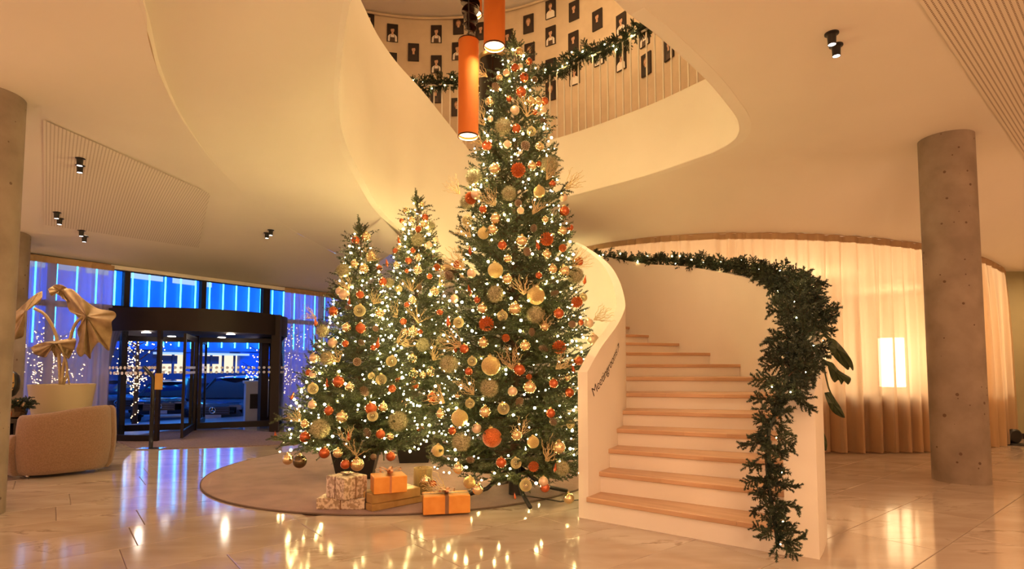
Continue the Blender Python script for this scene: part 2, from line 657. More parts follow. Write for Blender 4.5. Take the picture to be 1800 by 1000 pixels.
def zrail(x):
    return min(max(3.80 - .0862 * (x - 1.69), 3.2), 3.86)


def zr(x, y):
    d = math.hypot(x - SAL[0], y - SAL[1]) - SALR
    return zrail(x) + (4.2 - zrail(x)) * smooth01(d / 1.75) * (1 - smooth01((x - 8.3) / 1.2))


# ------------------------------------------------------------------ floor: base slab and the stone tiles that can be told apart
def slab(pts, z0, z1):
    b = B()
    n = len(pts)
    b.add([(x, y, z0) for x, y in pts] + [(x, y, z1) for x, y in pts], [tuple(range(n - 1, -1, -1)), tuple(range(n, 2 * n))] + [(i, (i + 1) % n, n + (i + 1) % n, n + i) for i in range(n)])
    return b


fl = slab([(-12.1, -4), (10.6, -4), (15.5, 17), (-3.7, 17), (-12.1, 4.05)], -.2, -.010).obj('floor', M['marble'], kind='structure')
ca, sa = math.cos(R_(39)), math.sin(R_(39))
TW, TL = .65, 1.3
tile_b = B()
hw, hl, bv = TW / 2 - .002, TL / 2 - .002, .003
tile_b.loft([[(-hl, -hw, 0), (hl, -hw, 0), (hl, hw, 0), (-hl, hw, 0)], [(-hl, -hw, .009 - bv), (hl, -hw, .009 - bv), (hl, hw, .009 - bv), (-hl, hw, .009 - bv)],
             [(-hl + bv, -hw + bv, .009), (hl - bv, -hw + bv, .009), (hl - bv, hw - bv, .009), (-hl + bv, hw - bv, .009)]], True)
tile_b.f.append((8, 9, 10, 11))
tile_b.mi.append(0)
tile_me = tile_b.mesh('floor_tile', M['marble'])
cand = []
for i in range(-14, 24):
    off = (i * .47 + .31 * ((i * 7) % 5)) % 1 * TL
    for j in range(-10, 14):
        n_, t_ = 1.36 + (i + .5) * TW, off + (j + .5) * TL
        x, y = ca * t_ - sa * n_, sa * t_ + ca * n_
        if y < 3.1 or y > 11.5 or abs(x) > y * .93 + .5 or (WN @ (np.array([x, y]) - WIN)) > .2:
            continue
        if math.hypot(x + 1.35, y - 7.86) < 2.1:
            continue
        cand.append((y, x))
cand.sort()
for y, x in cand[:296]:
    link('floor_tile', tile_me, fl, (x, y, -.009), (0, 0, R_(39)))
# dark joint bed under the tiles: a thin sheet just above the slab
slab([(-2.4, 3.0), (2.4, 3.0), (9.6, 10.6), (9.6, 11.0), (-7.5, 11.0), (-8.3, 9.2)], -.0098, -.0092).obj('joint_bed', M['grout'], fl)
# marble beyond the last tiles
# ------------------------------------------------------------------ ceilings
SW = [(-2.2, -4), (-2.25, 1.0), (-2.4, 3.1), (-2.63, 3.9), (-2.90, 4.39), (-3.18, 5.02), (-3.54, 6.07), (-3.87, 7.60), (-4.01, 9.89), (-3.86, 11.24), (-3.69, 12.18), (-3.3, 13.3), (-3.0, 16.4)]
LO = [(-12, -4), (-12, .5), (-12, 2.5), (-12, 4.2), (-11.2, 5.58), (-10.2, 7.1), (-9.4, 8.33), (-8.49, 9.72), (-7.69, 10.9), (-6.77, 12.2), (-5.9, 13.6), (-5.1, 14.85), (-4.1, 16.4)]
a, d = spl(SW, 6), spl(LO, 6)
rings = []
for k in range(19):
    t = k / 18
    rings.append([(p[0] * (1 - t) + q[0] * t, p[1] * (1 - t) + q[1] * t, zl(p[0] * (1 - t) + q[0] * t, p[1] * (1 - t) + q[1] * t)) for p, q in zip(a, d)])
B().loft(rings).obj('ceiling_left', M['ceil'], smooth=True, kind='structure')

INNER_LOW = [(-1.6, 9.2, 3.46), (-1.89, 8.9, 3.61), (-2.09, 7.9, 3.89), (-2.1, 6.85, 4.12), (-1.91, 5.95, 4.2), (-1.61, 5.05, 4.2), (-1.3, 4.24, 4.2), (-.9, 3.5, 4.2), (-.4, 2.95, 4.2)]
OUT = [(-3.3, 13.3, 0), (-3.69, 12.18, 0), (-4.01, 9.89, 0), (-3.87, 7.60, 0), (-3.54, 6.07, .02), (-3.18, 5.02, .08), (-2.82, 4.25, .13), (-2.52, 3.5, .15), (-2.3, 2.4, .15)]
OUT = [(x, y, zl(x, y) + s) for x, y, s in OUT]
a, d = spl(INNER_LOW, 10), spl(OUT, 10)
b = B()
b.loft([[tuple(p * (1 - k / 10) + q * k / 10) for p, q in zip(a, d)] for k in range(11)])
b.obj('ceiling_stair_soffit', M['ceil'], smooth=True, kind='structure')
# edge of the lower left ceiling against the soffit
B().loft([[tuple(p) for p in d], [(p[0] - .004, p[1], zl(p[0], p[1]) - .002) for p in d]]).obj('trim_1', M['ceil'], kind='structure')

HOLE = [(-1.2, 2.4), (-.4, 2.9), (.25, 3.4), (.79, 4.24), (1.27, 4.74), (1.87, 5.41), (2.29, 5.95), (2.63, 6.45), (2.78, 6.9), (2.7, 7.3), (2.49, 7.63), (1.95, 8.33), (.95, 9.31), (.2, 9.8), (-.6, 10.02), (-1.3, 9.98), (-1.95, 10.05), (-2.6, 10.3)]
RO = [(-2.2, -4), (0, -4), (2, -4), (4.5, -4), (10.6, -4), (10.6, 0), (10.6, 4), (10.6, 8), (10.6, 10.6), (10.6, 14), (9.5, 17), (6, 18), (3, 18), (1, 17.5), (0, 17), (-1.0, 16.6), (-1.9, 16.5), (-2.7, 16.5)]
a, d = spl(HOLE, 6), spl(RO, 6)
rings = []
for k in range(31):
    t = k / 30
    rings.append([(p[0] * (1 - t) + q[0] * t, p[1] * (1 - t) + q[1] * t, zr(p[0] * (1 - t) + q[0] * t, p[1] * (1 - t) + q[1] * t)) for p, q in zip(a, d)])
B().loft(rings).obj('ceiling_right', M['ceil'], smooth=True, kind='structure')
HC = spl(HOLE, 6)
nh = norm2(HC)
HCO = HC - nh * .07                      # wall centre line just outside the opening
i0 = 20
wall_strip(HCO[i0:], .12, [zr(*p[:2]) - .003 for p in HCO[i0:]], [5.25] * len(HCO[i0:])).obj('wall_gallery_edge', M['paint'], smooth='auto', kind='structure')


tw_ = spl([(-2.75, 10.5), (-3.3, 11.6), (-3.5, 12.6), (-3.2, 13.6), (-2.9, 16.5)], 6)
wall_strip(tw_, .06, [3.5] * len(tw_), [4.3] * len(tw_)).obj('wall_stair_back', M['paint'], kind='structure')


# slotted acoustic panels
def panel(name, quad, zf, per, m):
    q = [np.array(p) for p in quad]
    o = q[0]
    ux = (q[1] - q[0]) / np.linalg.norm(q[1] - q[0])
    ang = math.atan2(ux[1], ux[0])
    b = B()
    rr = []
    for i in range(21):
        row = []
        for j in range(21):
            p = q[0] * (1 - i / 20) * (1 - j / 20) + q[1] * (i / 20) * (1 - j / 20) + q[2] * (i / 20) * (j / 20) + q[3] * (1 - i / 20) * (j / 20)
            r_ = p - o
            row.append((r_[0] * math.cos(-ang) - r_[1] * math.sin(-ang), r_[0] * math.sin(-ang) + r_[1] * math.cos(-ang), zf(*p) - .012))
        rr.append(row)
    b.loft(rr)
    b.obj(name, m, loc=(o[0], o[1], 0), rot=(0, 0, ang), kind='structure')


panel('ceiling_panel_left', [(-4.9, 5.8), (-7.3, 8.75), (-5.9, 10.6), (-4.42, 8.2)], zl, .055, stripe_mat('slotted_panel_left', (.78, .71, .63), (.50, .42, .35), .034, 1, .35))
panel('ceiling_panel_right', [(3.15, 4.24), (7.4, 7.95), (9.6, 5.0), (5.2, 1.6)], zr, .05, stripe_mat('slotted_panel_right', (.74, .66, .56), (.30, .22, .16), .036, 1, .35))

# ------------------------------------------------------------------ walls
cyl = []
for z in (4.22, 9.56):
    cyl.append([(TOW[0] + TOWR * math.cos(a_), TOW[1] + TOWR * math.sin(a_), z) for a_ in np.linspace(0, 2 * PI, 97)[:-1]])
B().loft(cyl, True).obj('wall_tower', M['plaster'], smooth=True, kind='structure')
B().lathe([(0, 0), (TOWR + .1, 0)], 64, (TOW[0], TOW[1], 9.56), False).obj('ceiling_tower', M['ceil'], kind='structure')
ring_in = [(p[0], p[1], 5.2) for p in HCO[i0:]]
ring_out = []
for p in HCO[i0:]:
    v = p[:2] - TOW
    v = v / np.linalg.norm(v) * (TOWR + .02)
    ring_out.append((TOW[0] + v[0], TOW[1] + v[1], 5.2))
B().loft([ring_in, ring_out]).obj('floor_gallery', M['rug'], kind='structure')
B().box(-12, .6, 2.1, .1, 9.4, 4.4).obj('wall_left', M['paint'], kind='structure')
B().box(-.7, -4, 2.1, 23, .1, 4.4).obj('wall_rear', M['paint'], kind='structure')
B().box(10.6, 3.4, 2.1, .1, 15, 4.4).obj('wall_right', M['olive'], kind='structure')
B().box(12.2, 10.95, 2.1, 6.4, .1, 4.4).obj('wall_corridor', M['olive'], kind='structure')
B().box(-.6, 16.6, 2.2, 8.4, .1, 4.6).obj('wall_back', M['paint'], kind='structure')
# round salon: far wall and low front wall
for nm, r_, a0, a1, z0, z1, mm in (('wall_salon', SALR - .12, -8, 188, 0, 3.9, 'salonwall'), ('wall_salon_low', SALR - .20, -176, -4, 0, .93, 'lowwall')):
    ar = np.radians(np.linspace(a0, a1, 60))
    c_ = np.c_[SAL[0] + r_ * np.cos(ar), SAL[1] + r_ * np.sin(ar)]
    wall_strip(c_, .08, [z0] * 60, [z1] * 60).obj(nm, M[mm], smooth='auto', kind='structure')
B().box(9.9, 10.89, .05, 1.4, .02, .1).obj('baseboard_corridor', M['dark'], kind='structure')

# concrete columns
for nm, x, y, r_, zt, lab in (('concrete_column', 5.40, 6.93, .288, 4.21, 'thick round concrete column on the marble by the tan curtain'),
                              ('concrete_column', -5.02, 5.30, .288, 3.98, 'round concrete column beside the low dark console, cut by the picture edge'),
                              ('concrete_column', -8.02, 8.98, .26, 3.52, 'slim concrete pillar at the far end of the lilac window curtain')):
    o = B().lathe([(r_, 0), (r_, .02), (r_ * .998, zt * .33), (r_ * .998, zt * .331), (r_, zt)], 48, (0, 0, 0)).obj(nm, M['concrete'], None, 'auto', loc=(x, y, 0), label=lab, cat='column')
    o['kind'] = 'structure'

# ------------------------------------------------------------------ staircase
PH = [-37, -33, -29, -24.5, -19.5, -13.5, -6, 2.5, 12, 21, 29.5]
ZT = [.20, .39, .57, .74, .90, 1.07, 1.24, 1.40, 1.57, 1.74, 1.91]


def pol(f, r):
    return STC + r * np.array([math.cos(R_(f)), math.sin(R_(f))])


TOPF = [(-37, 1.32), (-32, 1.56), (-24.5, 1.78), (-17, 1.97), (-10, 2.14), (0, 2.47), (8, 2.76), (16, 3.01), (21, 3.16), (25, 3.28)]
IW = []                                   # inner parapet: x, y, low, top
for f, zt in TOPF:
    p = pol(f, 3.44)
    IW.append((p[0], p[1], 0, zt))
IW += [(.7, 9.2, 1.75, 3.5), (.25, 9.53, 2.3, 3.8), (-.3, 9.66, 2.7, 4.5), (-.65, 9.64, 2.85, 4.96), (-.9, 9.6, 3.0, 5.27), (-1.33, 9.42, 3.3, 5.76), (-1.6, 9.2, 3.46, 6.02),
       (-1.89, 8.9, 3.61, 6.24), (-2.04, 8.4, 3.75, 6.32), (-2.09, 7.9, 3.89, 6.34), (-2.1, 6.85, 4.12, 6.36), (-1.91, 5.95, 4.2, 6.36), (-1.61, 5.05, 4.2, 6.36), (-1.3, 4.24, 4.2, 6.36), (-.9, 3.5, 4.2, 6.36), (-.4, 2.95, 4.2, 6.36)]
IWs = spl(IW, 6)
st = thing('staircase', 'curved cream staircase with oak treads winding up behind the tallest tree', 'staircase')
inw = wall_strip(IWs, .10, IWs[:, 2], IWs[:, 3]).obj('inner_parapet', M['paint'], st, 'auto')
OW = []
for f, zt in [(-36.5, 1.18), (-33, 1.33), (-28, 1.58), (-20, 2.0), (-10, 2.25), (0, 2.52), (10, 2.75), (20, 2.98), (30, 3.16)]:
    p = pol(f, 5.22)
    OW.append((p[0], p[1], 0, zt))
OW += [(1.95, 10.62, 1.6, 3.40), (1.35, 11.15, 2.0, 3.6), (.6, 11.5, 2.4, 3.8), (-.3, 11.65, 2.8, 4.0), (-1.2, 11.5, 3.1, 4.1), (-1.9, 11.1, 3.3, 4.12)]
OWs = spl(OW, 6)
# end of the outer wall is thicker (its outside face stands on the 5.33 m circle)
wall_strip(OWs, .22, OWs[:, 2], OWs[:, 3]).obj('outer_parapet', M['paint'], st, 'auto')


def stair_pts():
    pts = []
    for f, z in zip(PH, ZT):
        pts.append((pol(f, 3.485), pol(f, 5.115), z))
    ins = [(.86, 9.0), (.62, 9.3), (.33, 9.55), (.02, 9.72), (-.28, 9.78), (-.58, 9.76), (-.88, 9.72), (-1.16, 9.6), (-1.42, 9.45), (-1.66, 9.26), (-1.86, 9.04), (-2.02, 8.72)]
    ous = [(2.12, 10.25), (1.78, 10.65), (1.36, 11.0), (.9, 11.25), (.42, 11.42), (-.06, 11.52), (-.54, 11.53), (-1.0, 11.43), (-1.42, 11.27), (-1.8, 11.05), (-2.3, 10.8), (-2.9, 10.3)]
    for k in range(12):
        pts.append((np.array(ins[k]), np.array(ous[k]), 1.91 + .172 * (k + 1)))
    return pts


SP = stair_pts()
stave_b = B()
for k in range(22):
    (i0_, o0_, z), (i1_, o1_, z1) = SP[k], SP[k + 1]
    zl_ = SP[k - 1][2] if k else 0.0
    run = o0_ - i0_
    L = float(np.linalg.norm(run))
    ux = run / L
    fx = np.array([ux[1], -ux[0]])        # down-stair direction
    # riser: painted panel under the nosing
    r = B()
    a_, c_ = i0_, o0_
    back = -fx * .03
    r.add([(*(a_), zl_), (*(c_), zl_), (*(c_), z - .042), (*(a_), z - .042), (*(a_ + back), zl_), (*(c_ + back), zl_), (*(c_ + back), z - .042), (*(a_ + back), z - .042)],
          [(0, 1, 2, 3), (5, 4, 7, 6), (0, 4, 5, 1), (3, 2, 6, 7), (0, 3, 7, 4), (1, 5, 6, 2)])
    r.obj('riser', M['paint'], st)
    # tread: empty-free part holding its oak staves (front staves are separate, the rest one board)
    nose = fx * .028
    ang = math.atan2(ux[1], ux[0])
    tr = B()
    A, Bq, Cq, D = i0_ - fx * .04, o0_ - fx * .04, o1_ - fx * .012, i1_ - fx * .012
    loc = lambda p: (float((p - i0_) @ ux), float((p - i0_) @ -fx))
    q = [loc(p) for p in (A, Bq, Cq, D)]
    tr.add([(x, y, -.042) for x, y in q] + [(x, y, 0) for x, y in q], [(3, 2, 1, 0), (4, 5, 6, 7), (0, 1, 5, 4), (1, 2, 6, 5), (2, 3, 7, 6), (3, 0, 4, 7)])
    to = tr.obj('tread', M['tread'], st, loc=(i0_[0], i0_[1], z), rot=(0, 0, ang))
    # nosing staves
    random.seed(40 + k)
    cuts = [0.0]
    if k < 9:
        while cuts[-1] < L - .5:
            cuts.append(cuts[-1] + random.choice((.22, .38, .45, .6, .7)))
    cuts = [c for c in cuts if c < L - .2] + [L]
    for c0, c1 in zip(cuts[:-1], cuts[1:]):
        sb = B()
        x0, x1, y0, y1 = c0 + .0006, c1 - .0006, -.028, .042
        sb.loft([[(x, y1, -.042), (x, y0 + .004, -.042), (x, y0, -.038), (x, y0, -.005), (x, y0 + .005, 0), (x, y1, 0)] for x in (x0, x1)], True)
        sb.f += [(5, 4, 3, 2, 1, 0), (6, 7, 8, 9, 10, 11)]
        sb.mi += [0, 0]
        sb.obj('stave', M['tread'], to)
# soffit of the flight
rr = [[], []]
for k in range(9, 23):
    zz = SP[k][2] - (.3 if k > 9 else 1.6)
    rr[0].append((*SP[k][0], zz))
    rr[1].append((*SP[k][1], zz))
B().loft(rr).obj('soffit', M['ceil'], st, True)
# lettering on the inner parapet
cu = bpy.data.curves.new('lettering_curve', 'FONT')
cu.body = 'Meetingrooms'
cu.size = .128
cu.space_character = .93
cu.extrude = .0
to = bpy.data.objects.new('lettering_tmp', cu)
COL.objects.link(to)
bpy.context.view_layer.update()
tm = bpy.data.meshes.new_from_object(to.evaluated_get(bpy.context.evaluated_depsgraph_get()))
tv = [tuple(v.co) for v in tm.vertices]
tf = [tuple(p.vertices) for p in tm.polygons]
bpy.data.objects.remove(to)
wmax = max(v[0] for v in tv)


def onwall(tx, ty, f0=-35.2, z0=1.085, al=R_(31.5), sx=1.0):
    s = tx * math.cos(al) - ty * math.sin(al)
    zz = z0 + tx * math.sin(al) + ty * math.cos(al)
    p = pol(f0 + math.degrees(s / 3.4915), 3.4915)
    return (p[0], p[1], zz)


k_ = .80 / wmax
lb = B()
lb.add([onwall(v[0] * k_, v[1] * 1.0) for v in tv], tf)
lb.obj('lettering', M['ink'], inw)
ab = B()


def bar(x0, y0, x1, y1, wd):
    dx, dy = x1 - x0, y1 - y0
    L = math.hypot(dx, dy)
    nx, ny = -dy / L * wd / 2, dx / L * wd / 2
    return [(x0 + nx, y0 + ny), (x1 + nx, y1 + ny), (x1 - nx, y1 - ny), (x0 - nx, y0 - ny)]


for seg in [(.835, .0, .905, .065), (.905, .065, .850, .062), (.905, .065, .903, .010)]:
    ab.add([onwall(x, y) for x, y in bar(*seg, .013)], [(0, 1, 2, 3)])
ab.obj('arrow_mark', M['ink'], inw)

# ------------------------------------------------------------------ gallery balustrade
bl = thing('gallery_balustrade', 'row of thin white upright bars on the upper landing edge', 'railing')
seg = np.linalg.norm(np.diff(HCO[:, :2], axis=0), axis=1)
cum = np.r_[0, np.cumsum(seg)]
bar_me = B().box(0, 0, .62, .014, .022, 1.24).mesh('baluster', M['baluster'])


def along(s):
    i = min(max(int(np.searchsorted(cum, s)) - 1, 0), len(HCO) - 2)
    t = (s - cum[i]) / seg[i]
    p = HCO[i] * (1 - t) + HCO[i + 1] * t
    dv = HCO[i + 1] - HCO[i]
    return p, math.atan2(dv[1], dv[0])


s_, s0_ = cum[-1] - .05, cum[36]
while s_ > s0_:
    p, ang = along(s_)
    link('baluster', bar_me, bl, (p[0], p[1], 5.25), (0, 0, ang + PI / 2))
    s_ -= .145
hr = [(*along(s)[0], 6.47) for s in np.linspace(s0_, cum[-1] - .02, 40)]
B().tube(hr, .017, 8).obj('handrail', M['baluster'], bl, True)

# ------------------------------------------------------------------ rug
rg = B().lathe([(0, .002), (2.55, .002), (2.555, .006), (2.54, .014), (2.52, .016), (0, .0162)], 128, (-1.35, 7.86, 0), False).obj('round_rug', M['rug'], None, True, label='large round taupe rug under the three Christmas trees', cat='rug')
B().tube([(-1.35 + 2.548 * math.cos(a_), 7.86 + 2.548 * math.sin(a_), .009) for a_ in np.linspace(0, 2 * PI, 129)], .009, 6, False).obj('rug_binding', M['rugedge'], rg, True)
# ------------------------------------------------------------------ glazing towards the street
def wbox(s0, s1, z0, z1, o, t):
    """box in the plane of the window wall"""
    b = B()
    c = [ext(s, oo, 0) for s, oo in ((s0, o - t / 2), (s1, o - t / 2), (s1, o + t / 2), (s0, o + t / 2))]
    b.add([(p.x, p.y, z0) for p in c] + [(p.x, p.y, z1) for p in c], [(3, 2, 1, 0), (4, 5, 6, 7), (0, 1, 5, 4), (1, 2, 6, 5), (2, 3, 7, 6), (3, 0, 4, 7)])
    return b


win = link('window_1', None, None, kind='structure')
cuts = [-8.2, -5.4, win_s(85), win_s(217), win_s(353), win_s(464), win_s(563), 4.6]
TR0, TR1 = 2.44, 2.54
for i, s in enumerate(cuts):
    wd = .05 if i not in (5,) else .09
    lo_ = TR1 if i in (4,) else 0
    wbox(s - wd, s + wd, lo_, 3.3, 0, .12).obj('mullion', M['dark'], win)
wbox(cuts[0], cuts[-1], TR0, TR1, 0, .12).obj('transom_bar', M['dark'], win)
wbox(cuts[0], cuts[-1], 3.22, 3.32, 0, .12).obj('head_frame', M['dark'], win)
for i in range(len(cuts) - 1):
    wbox(cuts[i] + .05, cuts[i + 1] - .05, TR1, 3.22, 0, .012).obj('pane', M['glass'], win)
    if i not in (3, 4):
        wbox(cuts[i] + .05, cuts[i + 1] - .05, .08, TR0, 0, .012).obj('pane', M['glass'], win)
        wbox(cuts[i] + .05, cuts[i + 1] - .05, .0, .08, 0, .1).obj('sill_frame', M['dark'], win)
wbox(cuts[2] - 2, cuts[-1], 3.225, 3.30, -.10, .07).obj('trim_2', M['paint'], kind='structure')

# ------------------------------------------------------------------ revolving door
DR = 1.75
DC = WIN.copy()
e1 = np.array([.485, -.874])
e1 /= np.linalg.norm(e1)
e2 = np.array([-e1[1], e1[0]])


def dpt(al, r, z=0.0):
    p = DC + r * (e1 * math.cos(R_(al)) + e2 * math.sin(R_(al)))
    return (p[0], p[1], z)


rd = thing('revolving_door', 'dark framed glass revolving door with curved canopy at the street entrance', 'door')


def arc_wall(a0, a1, r0, r1, z0, z1, n=24):
    b = B()
    rings = [[dpt(a_, r0, z0), dpt(a_, r0, z1), dpt(a_, r1, z1), dpt(a_, r1, z0)] for a_ in np.linspace(a0, a1, n)]
    b.loft(rings, True)
    k = len(b.v) - 4
    b.f += [(3, 2, 1, 0), (k, k + 1, k + 2, k + 3)]
    b.mi += [0, 0]
    return b


DZ = 2.03
arc_wall(0, 360, DR - .04, DR + .05, DZ, 2.46, 72).obj('canopy', M['dark'], rd, 'auto')
for nm, z in (('canopy_soffit', DZ + .02), ('canopy_roof', 2.45)):
    B().add([dpt(a_, DR, z) for a_ in np.linspace(0, 360, 49)[:-1]], [tuple(range(48))]).obj(nm, M['dark'], rd)
lamp_me = B().lathe([(.075, 0), (.085, -.012), (.0, -.014)], 20).mesh('canopy_lamp', M['spotlamp'])
for a_, r_ in ((-58, 1.05), (40, .95), (150, 1.0), (-150, 1.0)):
    p = dpt(a_, r_, DZ + .018)
    link('canopy_lamp', lamp_me, rd, p)
light('canopy_lamp_light', 'POINT', dpt(-58, 1.05, DZ - .1), 7, (1, .8, .55), .05)
light('canopy_lamp_light', 'POINT', dpt(40, .95, DZ - .1), 7, (1, .8, .55), .05)
B().tube([dpt(0, 0, 0), dpt(0, 0, DZ)], .045, 12).obj('centre_post', M['dark'], rd, True)
for q, (a0, a1) in enumerate(((-108, -20), (56, 124), (150, 160))):
    if q < 2:
        gl = arc_wall(a0, a1, DR - .006, DR + .006, .12, DZ, 20).obj('curved_glass', M['curveglass'], rd, True)
        arc_wall(a0, a1, DR - .035, DR + .035, .0, .12, 20).obj('base_rail', M['dark'], rd, 'auto')
        for a_ in (a0, a1, a0 + (a1 - a0) * .36 if q == 0 else a1 - 8):
            wd = .06 if a_ in (a0, a1) else .022
            p = dpt(a_, DR)
            mx = Matrix.Rotation(math.atan2(p[1] - DC[1], p[0] - DC[0]), 4, 'Z')
            B().box(0, 0, DZ / 2, .09, wd, DZ, mx).obj('door_post', M['dark'], rd, loc=(p[0], p[1], 0))
# the heavy right-hand post of the facade frame
p = dpt(55, DR + .04)
B().box(0, 0, 1.23, .17, .13, 2.46, Matrix.Rotation(R_(10), 4, 'Z')).obj('frame_post', M['dark'], rd, loc=(p[0], p[1], 0))
for a_ in (-7, 83, 173, 263):
    wg = B()
    for r0, r1, z0, z1 in ((.05, .11, .04, DZ - .04), (DR - .16, DR - .09, .04, DZ - .04), (.11, DR - .16, .04, .17), (.11, DR - .16, DZ - .14, DZ - .04)):
        p0, p1 = np.array(dpt(a_, r0)), np.array(dpt(a_, r1))
        tn = np.array(dpt(a_ + 90, 1)) - np.array([DC[0], DC[1], 0])
        n_ = tn * .022
        wg.add([(*(p0 + n_)[:2], z0), (*(p1 + n_)[:2], z0), (*(p1 - n_)[:2], z0), (*(p0 - n_)[:2], z0), (*(p0 + n_)[:2], z1), (*(p1 + n_)[:2], z1), (*(p1 - n_)[:2], z1), (*(p0 - n_)[:2], z1)],
               [(3, 2, 1, 0), (4, 5, 6, 7), (0, 1, 5, 4), (1, 2, 6, 5), (2, 3, 7, 6), (3, 0, 4, 7)])
    wo = wg.obj('wing', M['dark'], rd)
    B().add([dpt(a_, .11, .17), dpt(a_, DR - .16, .17), dpt(a_, DR - .16, DZ - .14), dpt(a_, .11, DZ - .14)], [(0, 1, 2, 3)]).obj('wing_pane', M['glass'], wo)
dots = B()
for a0, a1 in ((-106, -22), (58, 122)):
    for row, z in ((0, 1.345), (1, 1.245)):
        for a_ in np.arange(a0 + row * 1.2, a1, 3.1):
            c0 = np.array(dpt(a_, DR + .008, z))
            tn = (np.array(dpt(a_ + 90, 1)) - np.array([DC[0], DC[1], 0]))
            dots.add([c0 + tn * .031 * math.cos(t) + np.array([0, 0, .031 * math.sin(t)]) for t in np.linspace(0, 2 * PI, 11)[:-1]], [tuple(range(10))])
for a_ in (-7, 83, 173, 263):
    tn = np.array(dpt(a_ + 90, 1)) - np.array([DC[0], DC[1], 0])
    for row, z in ((0, 1.345), (1, 1.245)):
        for r_ in np.arange(.18, DR - .2, .105):
            c0 = np.array(dpt(a_, r_, z)) + tn * .004
            rd_ = np.array(dpt(a_, 1)) - np.array([DC[0], DC[1], 0])
            dots.add([c0 + rd_ * .03 * math.cos(t) + np.array([0, 0, .03 * math.sin(t)]) for t in np.linspace(0, 2 * PI, 11)[:-1]], [tuple(range(10))])
dots.obj('manifestation_dots', M['dot'], rd, kind='stuff')
mp = [flat(196, 772), flat(238, 789.5), flat(300, 789), flat(520, 782), flat(545, 772), flat(500, 762), flat(345, 750)]
slab([(p.x, p.y) for p in mp], .0, .012).obj('door_mat', M['mat'], label='purple-grey entrance mat in front of the revolving door', cat='mat')
# push-button stand
ps = thing('door_sensor_stand', 'slim bent dark post with a small yellow sign by the revolving door', 'post', flat(265, 789))
x0, y0 = 0, 0
B().tube([(0, 0, .01), (0, 0, 1.19), (-.02, 0, 1.21), (-.17, 0, 1.36)], .032, 10).obj('pole', M['black'], ps, True)
B().box(0, 0, .008, .42, .2, .012).obj('foot_plate', M['chrome'], ps)
B().box(.105, -.02, 1.12, .115, .03, .27).obj('sign_board', M['sign'], ps)

# ------------------------------------------------------------------ curtains
def curtain(name, curve, z0, zt, m, amp, per, parent_label, cat='curtain', seed=1, group=None):
    """hanging cloth along a plan curve, gathered folds; zt = function of index"""
    rs = np.random.default_rng(seed)
    c = np.array(curve)
    seg_ = np.r_[0, np.cumsum(np.linalg.norm(np.diff(c, axis=0), axis=1))]
    n = int(seg_[-1] / .022)
    ss = np.linspace(0, seg_[-1], n)
    cx, cy = np.interp(ss, seg_, c[:, 0]), np.interp(ss, seg_, c[:, 1])
    nn = norm2(np.c_[cx, cy])
    ph = np.cumsum(1 + .5 * np.interp(ss, np.arange(0, seg_[-1] + 1, .5), rs.normal(0, 1, len(np.arange(0, seg_[-1] + 1, .5))))) * (ss[1] - ss[0])
    am = amp * (.45 + .75 * np.abs(np.interp(ss, np.arange(0, seg_[-1] + 1, .4), rs.normal(0, 1, len(np.arange(0, seg_[-1] + 1, .4))))))
    wv = np.sin(2 * PI * ph / per) + .35 * np.sin(2 * PI * ph / per * 2.3 + 1)
    rows = []
    zs = [0, .06, .3, .6, .85, .97, 1]
    for t in zs:
        a_ = am * (1 - .75 * t ** 6) * (.8 + .2 * (1 - t))
        rows.append([(cx[i] + nn[i][0] * a_[i] * wv[i], cy[i] + nn[i][1] * a_[i] * wv[i], z0 + (zt(cx[i]) - .09 - z0) * t) for i in range(n)])
    t_ = thing(name, parent_label, cat, group=group)
    B().loft(rows).obj('cloth', m, t_, True)
    tp = B()
    a_ = am * .25
    tp.loft([[(cx[i] + nn[i][0] * a_[i] * wv[i] * 1.1, cy[i] + nn[i][1] * a_[i] * wv[i] * 1.1, zt(cx[i]) - .1 + h) for i in range(n)] for h in (0, .1)])
    tp.obj('heading_tape', M['tape'], t_, True)
    B().tube([(cx[i], cy[i], zt(cx[i]) + .008) for i in range(0, n, 8)], .010, 6).obj('rail', M['tape'], t_, True)
    return t_


zc = lambda x: 3.27
pl = [ext(s, -.22)[:2] for s in np.linspace(win_s(38, -.22), win_s(196, -.22), 30)]
curtain('window_curtain', pl, .02, zc, M['sheer'], .055, .17, 'lilac sheer curtain behind the big dried plant', seed=3)
pl = [ext(s, -.22)[:2] for s in np.linspace(win_s(499, -.22), win_s(640, -.22), 30)]
curtain('window_curtain', pl, .02, zc, M['sheer'], .05, .16, 'lilac sheer curtain right of the revolving door, behind the left tree', seed=4)
ar = np.radians(np.linspace(-172, 12, 120))
pl = np.c_[SAL[0] + SALR * np.cos(ar), SAL[1] + SALR * np.sin(ar)]
curtain('salon_curtain', pl, .015, lambda x: zrail(x) - .004, M['salon'], .085, .25, 'tan sheer curtain hanging around the lit round salon', seed=11)

# lamps in the salon
sl = thing('salon_lamp', 'tall glowing lamp standing behind the tan curtain by the column', 'lamp', (6.6, 9.9, 0))
B().lathe([(.19, 1.02), (.19, 1.86)], 28, caps=False).obj('shade', M['salonlamp'], sl, True)
B().lathe([(.16, 0), (.16, .03), (.02, .05), (.02, 1.6)], 20).obj('base', M['dark'], sl, True)
sl = thing('salon_lamp', 'small glowing lamp behind the tan curtain beside the garlanded stair end', 'lamp', (5.3, 9.85, 0))
B().ico((0, 0, 1.5), .12, 2).obj('shade', M['salonlamp'], sl, True)
B().lathe([(.16, 0), (.16, .03), (.02, .05), (.02, 1.4)], 20).obj('base', M['dark'], sl, True)

